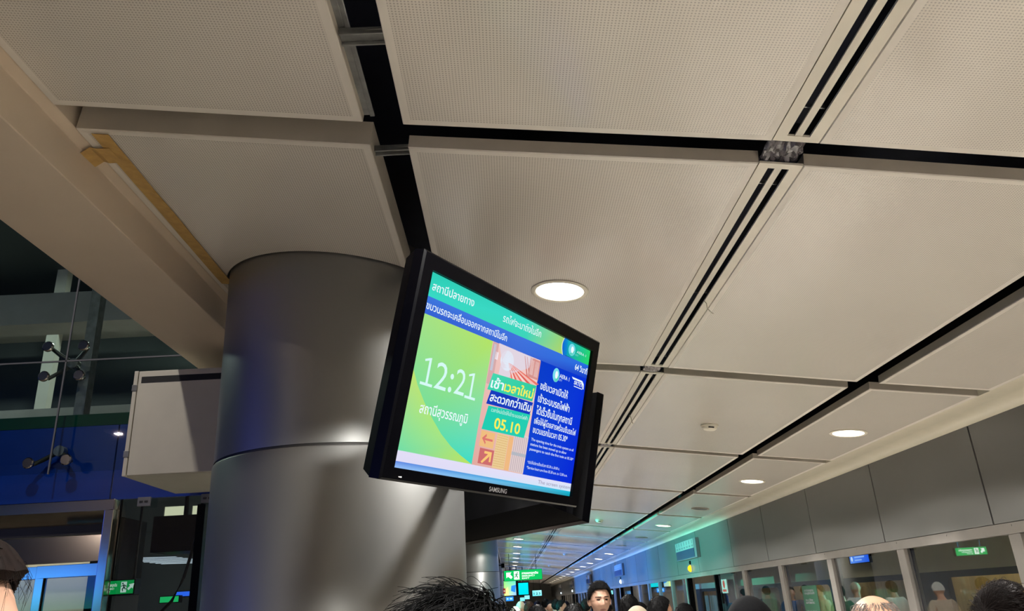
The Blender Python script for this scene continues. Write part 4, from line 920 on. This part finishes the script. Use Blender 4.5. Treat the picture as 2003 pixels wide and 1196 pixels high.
def skin_mesh(name, joints, links, root=0, sub=1):
    me = bpy.data.meshes.new(name); me.from_pydata([j[0] for j in joints], links, [])
    o = bpy.data.objects.new(name, me); COL.objects.link(o)
    o.modifiers.new('skin', 'SKIN')
    sv = me.skin_vertices[0].data
    for k, j in enumerate(joints):
        r = j[1]; sv[k].radius = r if isinstance(r, tuple) else (r, r); sv[k].use_root = (k == root)
    md = o.modifiers.new('sub', 'SUBSURF'); md.levels = sub; md.render_levels = sub
    dg = bpy.context.evaluated_depsgraph_get(); m2_ = bpy.data.meshes.new_from_object(o.evaluated_get(dg))
    bpy.data.objects.remove(o); return m2_
HZ = 1.585                                 # head centre of a person whose crown is at 1.70
def body_joints():
    J = [((0, -.01, .93), (.145, .115)), ((0, 0, 1.06), (.135, .10)), ((0, .0, 1.20), (.145, .105)), ((0, -.01, 1.34), (.15, .105)), ((0, -.025, 1.425), (.085, .07)), ((0, -.015, 1.49), .056), ((0, .005, 1.56), .054)]
    L = [(0, 1), (1, 2), (2, 3), (3, 4), (4, 5), (5, 6)]
    def add(p, r, par): J.append((p, r)); L.append((par, len(J) - 1)); return len(J) - 1
    for s in (-1, 1):
        a = add((s * .10, -.01, .86), .088, 0); a = add((s * .105, .01, .50), .058, a); a = add((s * .105, -.01, .34), .056, a); a = add((s * .105, -.025, .09), .037, a); add((s * .12, .11, .035), .032, a)
        b = add((s * .145, -.02, 1.385), .062, 3); b = add((s * .195, -.02, 1.33), .052, b); b = add((s * .225, -.03, 1.10), .041, b); b = add((s * .235, .03, .89), .028, b); h = add((s * .232, .05, .82), (.022, .03), b)
        for k, (dy, ln) in enumerate([(-.024, .060), (-.008, .074), (.009, .078), (.025, .070)]):
            f = add((s * .232, .052 + dy, .785), .0095, h); f = add((s * .228, .056 + dy, .785 - ln * .5), .0085, f); add((s * .218, .060 + dy, .785 - ln), .0075, f)
        f = add((s * .224, .082, .82), .011, h); add((s * .214, .098, .785), .0085, f)
    return J, L
_bodies = {}
def body_mesh(kind, voxel):
    key = (kind, voxel)
    if key in _bodies: return _bodies[key]
    J, L = body_joints(); me = skin_mesh('body', J, L, 0, 2)
    bm = bmesh.new(); bm.from_mesh(me)
    nu, nv = 72, 64
    def addgrid(pts, fs):
        vs = [bm.verts.new(p) for p in pts]
        for f in fs:
            q = [vs[i] for i in f]
            try: bm.faces.new(q)
            except ValueError: pass
    addgrid([head_point(d) + Vector((0, .02, HZ)) for d in sph(nu, nv)], grid_faces(nu, nv))
    for s in (-1, 1):
        pts = []
        for d in sph(16, 12):
            p = Vector((d[0] * .010, d[1] * .019, d[2] * .033)); p.y += -.25 * 0 * p.z; p.x += s * (.0 if d[1] > 0 else .010 * (-d[1]))
            pts.append(p + Vector((s * .079, .006, HZ - .008)))
        addgrid(pts, grid_faces(16, 12))
    bm.to_mesh(me); bm.free()
    o = bpy.data.objects.new('body', me); COL.objects.link(o)
    md = o.modifiers.new('r', 'REMESH'); md.mode = 'VOXEL'; md.voxel_size = voxel; md.use_smooth_shade = True
    md = o.modifiers.new('s', 'SMOOTH'); md.factor = .5; md.iterations = 2
    dg = bpy.context.evaluated_depsgraph_get(); out = bpy.data.meshes.new_from_object(o.evaluated_get(dg)); bpy.data.objects.remove(o)
    _bodies[key] = out; return out
SK = [mat('skin light', (204, 156, 128), .5, var=.04, scale=20), mat('skin tan', (182, 142, 120), .5, var=.05, scale=20)]
LIP = mat('lips', (150, 102, 90), .45); EYE = mat('eyes', (28, 20, 18), .25); BROW = mat('brow hair', (78, 58, 48), .6)
HAIR = {'black': mat('black hair', (10, 9, 10), .62, spec=.12, var=.3, scale=60, bump=.1, bscale=140), 'brown': mat('brown hair', (46, 31, 24), .68, spec=.1, var=.3, scale=50, bump=.1, bscale=140),
        'grey': mat('grey hair', (112, 104, 98), .7, spec=.2, var=.35, scale=90, bump=.2, bscale=160), 'darkbrown': mat('dark brown hair', (22, 15, 13), .68, spec=.1, var=.3, scale=60, bump=.12, bscale=90)}
CL = {k: mat('cloth ' + k, c, .9, spec=.12, var=.06, scale=30, bump=.15, bscale=150) for k, c in dict(white=(214, 212, 208), black=(14, 14, 16), grey=(110, 110, 114), navy=(34, 42, 66), beige=(184, 168, 148), green=(58, 84, 66), red=(130, 44, 44), blue=(62, 92, 140)).items()}
_cloth = {}
def cloth_mesh(which):
    if which in _cloth: return _cloth[which]
    if which == 'shirt':
        J = [((0, -.01, .78), (.172, .142)), ((0, -.01, .92), (.168, .138)), ((0, 0, 1.06), (.155, .12)), ((0, .0, 1.20), (.163, .122)), ((0, -.01, 1.34), (.166, .12)), ((0, -.022, 1.42), (.095, .082)), ((0, -.018, 1.455), .07)]
        L = [(0, 1), (1, 2), (2, 3), (3, 4), (4, 5), (5, 6)]
        for s in (-1, 1):
            n0 = len(J); J += [((s * .145, -.02, 1.39), .073), ((s * .197, -.02, 1.335), .065), ((s * .222, -.028, 1.13), .056)]; L += [(4, n0), (n0, n0 + 1), (n0 + 1, n0 + 2)]
    else:
        J = [((0, -.01, 1.06), (.150, .118)), ((0, -.01, .90), (.156, .128))]; L = [(0, 1)]
        for s in (-1, 1):
            n0 = len(J); J += [((s * .10, -.01, .80), .102), ((s * .105, .0, .50), .076), ((s * .105, -.02, .10), .06)]; L += [(1, n0), (n0, n0 + 1), (n0 + 1, n0 + 2)]
    me = skin_mesh('cloth', J, L, 0, 2); me.polygons.foreach_set('use_smooth', [True] * len(me.polygons)); _cloth[which] = me; return me
def hair_line(p):
    """lowest height of the hair around the head; p on the head, centre at the origin"""
    t = p.y / .095
    if t > .62: return .072
    if t > .0: return .004 + (.072 - .004) * sstep(.0, .62, t)
    return .004 - .066 * sstep(.0, .8, -t)
def hair_mesh(style, seed):
    rnd = random.Random(seed); mb = MB(); nu, nv = 120, 96; off = Vector((0, .02, HZ))
    pts = []; keep = []
    for d in sph(nu, nv):
        p0 = head_point(d, face=False); t = p0.y / .095
        hl = hair_line(p0)
        th = .013
        if style == 'long': hl = -.30 if t < .25 else hair_line(p0)
        if style == 'cap': hl = .028 if t > 0 else .0; th = .016
        if style == 'quiff': th = .014 + .046 * sstep(.02, .10, p0.z) * sstep(-.3, .6, t)
        if style == 'messy': th = .022 + .016 * mnoise.noise(Vector(d) * 3.1 + Vector((seed, 0, 0)))
        if style == 'updo': hl = max(hl - .006, -.05); th = .014 + .012 * sstep(-.02, .08, p0.z)
        if style == 'full': th = .013 + .010 * sstep(.03, .10, p0.z)
        if style == 'crop': th = .009
        if style == 'fringe': th = .0055
        ok = p0.z > hl
        if style == 'fringe': ok = ok and p0.z < .050 and t < .35
        th += .0035 * mnoise.noise(Vector(d) * 7 + Vector((seed, 1, 2))) if style not in ('cap', 'fringe') else 0
        pts.append(head_point(d, th, face=False) + off); keep.append(ok)
    fs = [f for f in grid_faces(nu, nv) if sum(keep[i] for i in f) >= 3]
    used = sorted({i for f in fs for i in f}); ix = {i: k for k, i in enumerate(used)}
    n = len(used)
    vs = [pts[i] for i in used] + [off + (pts[i] - off) * .86 for i in used]
    F = [tuple(ix[i] for i in f) for f in fs] + [tuple(n + ix[i] for i in reversed(f)) for f in fs]
    ed = {}
    for f in F[:len(fs)]:
        for a, b in zip(f, f[1:] + f[:1]):
            if (b, a) in ed: ed.pop((b, a))
            else: ed[(a, b)] = 1
    F += [(b, a, n + a, n + b) for a, b in ed]
    mb.raw(vs, F)
    if style == 'long':
        for k in range(70):
            a = PI + rnd.uniform(-1.25, 1.25); r0 = .075
            x, y = .085 * math.sin(a), .10 * math.cos(a); z0 = rnd.uniform(-.02, .03)
            mb.tube([off + Vector((x, y, z0)), off + Vector((x * 1.06, y * 1.05, z0 - .09)), off + Vector((x * 1.02, y * 1.12 - .01, z0 - .19)), off + Vector((x * .95 + rnd.uniform(-.01, .01), y * 1.0 - .02, -.26 - rnd.uniform(0, .05)))], .013, .004, 6)
    if style == 'updo':
        for k in range(34):
            x, z = rnd.uniform(-.055, .055), rnd.uniform(.066, .10); y = .082 * math.sqrt(max(.05, 1 - (x / .08) ** 2 - .0 * z)) - .25 * max(0, z - .07)
            mb.tube([off + Vector((x, y, z)), off + Vector((x * 1.1, y + .012, z + .004)), off + Vector((x * 1.15 + rnd.uniform(-.01, .01), y + .022, z - rnd.uniform(.0, .02))), off + Vector((x * 1.15 + rnd.uniform(-.015, .015), y + .02 + rnd.uniform(-.01, .012), z - .02 - rnd.uniform(0, .03)))], .0004, .0002, 4)
    if style in ('bun', 'updo'):
        for d in [d for d in sph(2, 2)][:0]: pass
        q = [Vector((.04 * d[0], .035 * d[1], .04 * d[2])) * (1 + .12 * mnoise.noise(Vector(d) * 4)) + off + Vector((0, -.105, -.005)) for d in sph(20, 16)]
        mb.raw(q, grid_faces(20, 16))
        for k in range(60):
            a = rnd.uniform(1.2, 2.8) * rnd.choice((1, 1, 1, -1)); z = rnd.uniform(-.09, .02)
            x, y = .078 * math.sin(a), .092 * math.cos(a)
            mb.tube([off + Vector((x, y, z)), off + Vector((x * 1.12, y * 1.12, z - .012)), off + Vector((x * 1.2 + rnd.uniform(-.01, .02), y * 1.16, z - .03 - rnd.uniform(0, .03)))], .0009, .0004, 4)
    locks = {'messy': 2600, 'short': 900, 'quiff': 1400, 'full': 1200, 'updo': 500, 'crop': 700, 'fringe': 900, 'cap': 0, 'long': 700, 'bun': 40}.get(style, 0)
    for k in range(locks):
        if style == 'fringe':
            a = rnd.uniform(1.2, 5.1); d = Vector((math.sin(a), math.cos(a), rnd.uniform(-.35, 1.6 if math.cos(a) < -.2 else .5))).normalized(); ln = .020; r0 = .0007
        else:
            while True:
                d = Vector((rnd.gauss(0, 1), rnd.gauss(0, 1), rnd.gauss(.5, .8))).normalized()
                if head_point(d, face=False).z > hair_line(head_point(d, face=False)) + .02: break
            ln = {'messy': rnd.uniform(.06, .13), 'quiff': .05, 'full': .045, 'updo': .06, 'crop': .014}.get(style, .03); r0 = rnd.choice((.0008, .0011, .0016)) if style == 'messy' else .0010
        hz = head_point(d, face=False); t0 = hz.y / .095
        p = head_point(d, {'messy': .020, 'fringe': .002, 'crop': .007, 'quiff': .020 + .046 * sstep(.02, .10, hz.z) * sstep(-.3, .6, t0), 'full': .012 + .010 * sstep(.03, .10, hz.z), 'updo': .013 + .012 * sstep(-.02, .08, hz.z)}.get(style, .0125), face=False)
        crown = Vector((.35, .55, .75)).normalized() if style == 'messy' else Vector((.0, -.95, .3)).normalized() if style in ('quiff', 'full') else Vector((.0, .9, .3)).normalized() if style == 'updo' else Vector((.0, -.25, 1)).normalized(); tan = (d * d.dot(crown) - crown)
        tan = (tan - d * tan.dot(d)); tan = tan.normalized() if tan.length > .01 else d.orthogonal().normalized()
        sw = d.cross(tan); cu = rnd.uniform(-1, 1); path = []; lift = rnd.uniform(.3, 1.1) if rnd.random() < .96 else 2.0; wv = rnd.uniform(0, 6)
        nq = 11 if style == 'messy' else 6
        for q in range(nq):
            s_ = q / (nq - 1)
            v = p + tan * ln * s_ + sw * (cu * ln * .4 * s_ * s_ + (.010 * math.sin(wv + 5 * s_) - .010 * math.sin(wv) if style == 'messy' else 0)) + d * ({'messy': .016, 'quiff': .012, 'full': .008}.get(style, .004) * math.sin(PI * s_ * .8) * lift - .016 * s_ * s_)
            path.append(v + off)
        mb.tube(path, r0, r0 * .3, 5)
    return mb
_hair = {}
def person(x, y, top, face, label, group=None, hair=('short', 'black'), skin=0, shirt='grey', legs='navy', voxel=.011, lean=0, seed=1):
    """face: heading in degrees, 0 looks along +y (away from the camera), 180 towards the camera"""
    extra = {'messy': .034, 'quiff': .036, 'cap': .018, 'fringe': .002, 'crop': .010, 'updo': .026, 'full': .023}.get(hair[0], .016)
    sc = (H + top) / (1.70 + extra)
    src = body_mesh('adult', voxel); key = ('b', voxel, skin)
    if key not in _hair:
        me = src.copy(); me.materials.clear()
        for m_ in (SK[skin], LIP, EYE, BROW): me.materials.append(m_)
        if voxel < .008:
            for p in me.polygons:
                c = p.center - Vector((0, .02, HZ))
                if c.y > .05:
                    ax = abs(c.x)
                    if ((ax - .031) / .0135) ** 2 + ((c.z - .003) / .0048) ** 2 < 1: p.material_index = 2
                    elif abs(ax - .032) < .019 and abs(c.z - .0235 + .10 * abs(ax - .034)) < .0042: p.material_index = 3
                    elif (c.x / .024) ** 2 + ((c.z + .068) / .0075) ** 2 < 1: p.material_index = 1
        me.polygons.foreach_set('use_smooth', [True] * len(me.polygons)); _hair[key] = me
    o = bpy.data.objects.new('person', _hair[key]); COL.objects.link(o); tag(o, label, 'person', group)
    def kid(name, me, m_):
        c = bpy.data.objects.new(name, me); COL.objects.link(c); c.parent = o
        if len(me.materials) == 0: me.materials.append(m_)
        c.material_slots[0].link = 'OBJECT'; c.material_slots[0].material = m_; return c
    kid('shirt', cloth_mesh('shirt'), CL[shirt]); kid('trousers', cloth_mesh('trousers'), CL[legs])
    hk = (hair[0], seed if hair[0] in ('messy', 'fringe', 'bun') else seed % 2)
    if hk not in _hair:
        t_ = hair_mesh(hair[0], hk[1]).build('hair', [HAIR['black']], None, smooth=60, loc=(0, 0, 0)); _hair[hk] = t_.data; bpy.data.objects.remove(t_)
    nm = 'cap' if hair[0] == 'cap' else 'hair'
    kid(nm, _hair[hk], CL[hair[1]] if hair[0] == 'cap' else HAIR[hair[1]])
    if ('shoe',) not in _hair:
        for s in (-1, 1):
            mb = MB(); q = []
            for d in sph(16, 10):
                v = Vector((d[0] * .048, d[1] * .14, max(d[2], -.45) * .055)); q.append(v + Vector((s * .113, .045, .025)))
            mb.raw(q, grid_faces(16, 10)); t_ = mb.build('shoe', [CL['black']], None, smooth=50, loc=(0, 0, 0)); _hair[('shoe', s)] = t_.data; bpy.data.objects.remove(t_)
        _hair[('shoe',)] = 1
    for s in (-1, 1): kid('shoe', _hair[('shoe', s)], CL['black'])
    o.scale = (sc, sc, sc); a = -math.radians(face); o.rotation_euler = (0, 0, a)
    hx, hy = .02 * sc * -math.sin(a), .02 * sc * math.cos(a)
    o.location = (x - hx, y - hy, 0); return o
person(-.072, 1.27, .020, 10, 'person nearest the camera, seen from behind with messy wavy black hair', hair=('messy', 'black'), shirt='black', voxel=.007, seed=11)
person(-.822, 1.2, .146, 88, 'person in profile at the left edge with pinned-up dark hair and bare forehead', hair=('updo', 'darkbrown'), skin=1, shirt='white', voxel=.007, seed=12)
person(.726, 6.6, .127, 172, 'man facing the camera with short black hair, taller than the crowd', hair=('full', 'black'), skin=1, shirt='white', voxel=.0036, seed=3)
person(.903, 2.05, -.031, 15, 'balding man with thin grey hair seen from behind at the lower right', hair=('fringe', 'grey'), skin=0, shirt='grey', voxel=.007, seed=5)
person(.809, 2.8, -.019, 8, 'person in a plain black cap seen from behind, left of the balding man', hair=('cap', 'black'), shirt='black', voxel=.007, seed=6)
person(1.90, 3.2, -.030, 62, 'man with swept-up dark brown hair at the right edge, ear showing', hair=('quiff', 'darkbrown'), skin=0, shirt='navy', voxel=.007, seed=7)
person(1.50, 2.3, -.088, 30, 'grey-haired person at the lower right corner, in front of the swept-up hair', hair=('crop', 'grey'), skin=0, shirt='blue', voxel=.007, seed=8)
person(1.164, 6.4, -.007, 75, 'man with neat black hair and bare ear, below the amber lamp', hair=('short', 'black'), skin=0, shirt='white', seed=9)
person(1.043, 7.2, .017, 20, 'dark-haired person between the facing man and the man with a bare ear', hair=('long', 'black'), shirt='black', seed=10)
person(.80, 5.2, -.058, 0, 'person in a beige cap, low in front of the facing man', hair=('cap', 'beige'), shirt='beige', seed=2)
CR = [(.121, 9, .012, 'brown', 'cap', 'beige', 'white', 'person in a pale cap, leftmost head of the far crowd'), (.192, 8, .006, 'brown', 'short', None, 'white', 'brown-haired person in the far crowd, right of the pale cap'),
      (.223, 6.8, -.022, 'black', 'long', None, 'red', 'long-haired person low in the crowd, in front of the brown hair'), (.478, 11, .030, 'black', 'short', None, 'grey', 'tallest dark head in the middle of the far crowd'),
      (.495, 10, .000, 'black', 'short', None, 'blue', 'dark-haired person just right of the tallest far head'), (.558, 8.9, .004, 'black', 'short', None, 'beige', 'person turning sideways in the far crowd, left of the facing man'),
      (.82, 11.9, -.019, 'darkbrown', 'long', None, 'green', 'person with long dark hair far left of the facing man'), (.455, 6, -.030, 'black', 'long', None, 'black', 'person with broad dark hair low in front of the far crowd'),
      (.415, 12.3, .010, 'darkbrown', 'short', None, 'navy', 'dark brown head at the back of the far crowd'), (.715, 13, -.010, 'black', 'short', None, 'white', 'small black head at the back of the far crowd'),
      (1.32, 8.4, -.06, 'black', 'long', None, 'white', 'person low at the right, half hidden by the man with a bare ear'), (1.105, 9.6, -.011, 'black', 'short', None, 'grey', 'person just right of the facing man, partly hidden by him'),
      (1.52, 7.2, -.08, 'black', 'short', None, 'white', 'person low beside the open doorway under the amber lamp'), (.30, 14.5, .02, 'brown', 'short', None, 'navy', 'small brown head farthest left at the back of the crowd'),
      (.05, 7.4, -.03, 'brown', 'cap', 'white', 'beige', 'person in a white cap low at the left of the crowd'), (.62, 7.6, -.03, 'darkbrown', 'long', None, 'red', 'dark brown hair low in the crowd left of the facing man'),
      (1.25, 13.5, .0, 'black', 'short', None, 'green', 'small dark head near the glass, far behind the man with a bare ear'), (.9, 16, .02, 'black', 'short', None, 'blue', 'tiny dark head far down the platform above the crowd')]
for i, (x, y, t, hc, st, capc, sh, lab) in enumerate(CR):
    if y >= 7 and x < .83: x, y, t = x * 1.7, y * 1.7, t * 1.7
    person(x, y, t, [0, 20, -15, 5, 170, 95, 10, -5, 30, 0, 40, 15, 60, 175, 0, -20, 20, 0][i], lab, 'crowd on the platform', hair=(st, capc or hc), skin=i % 2, shirt=sh, voxel=.013, seed=20 + i)
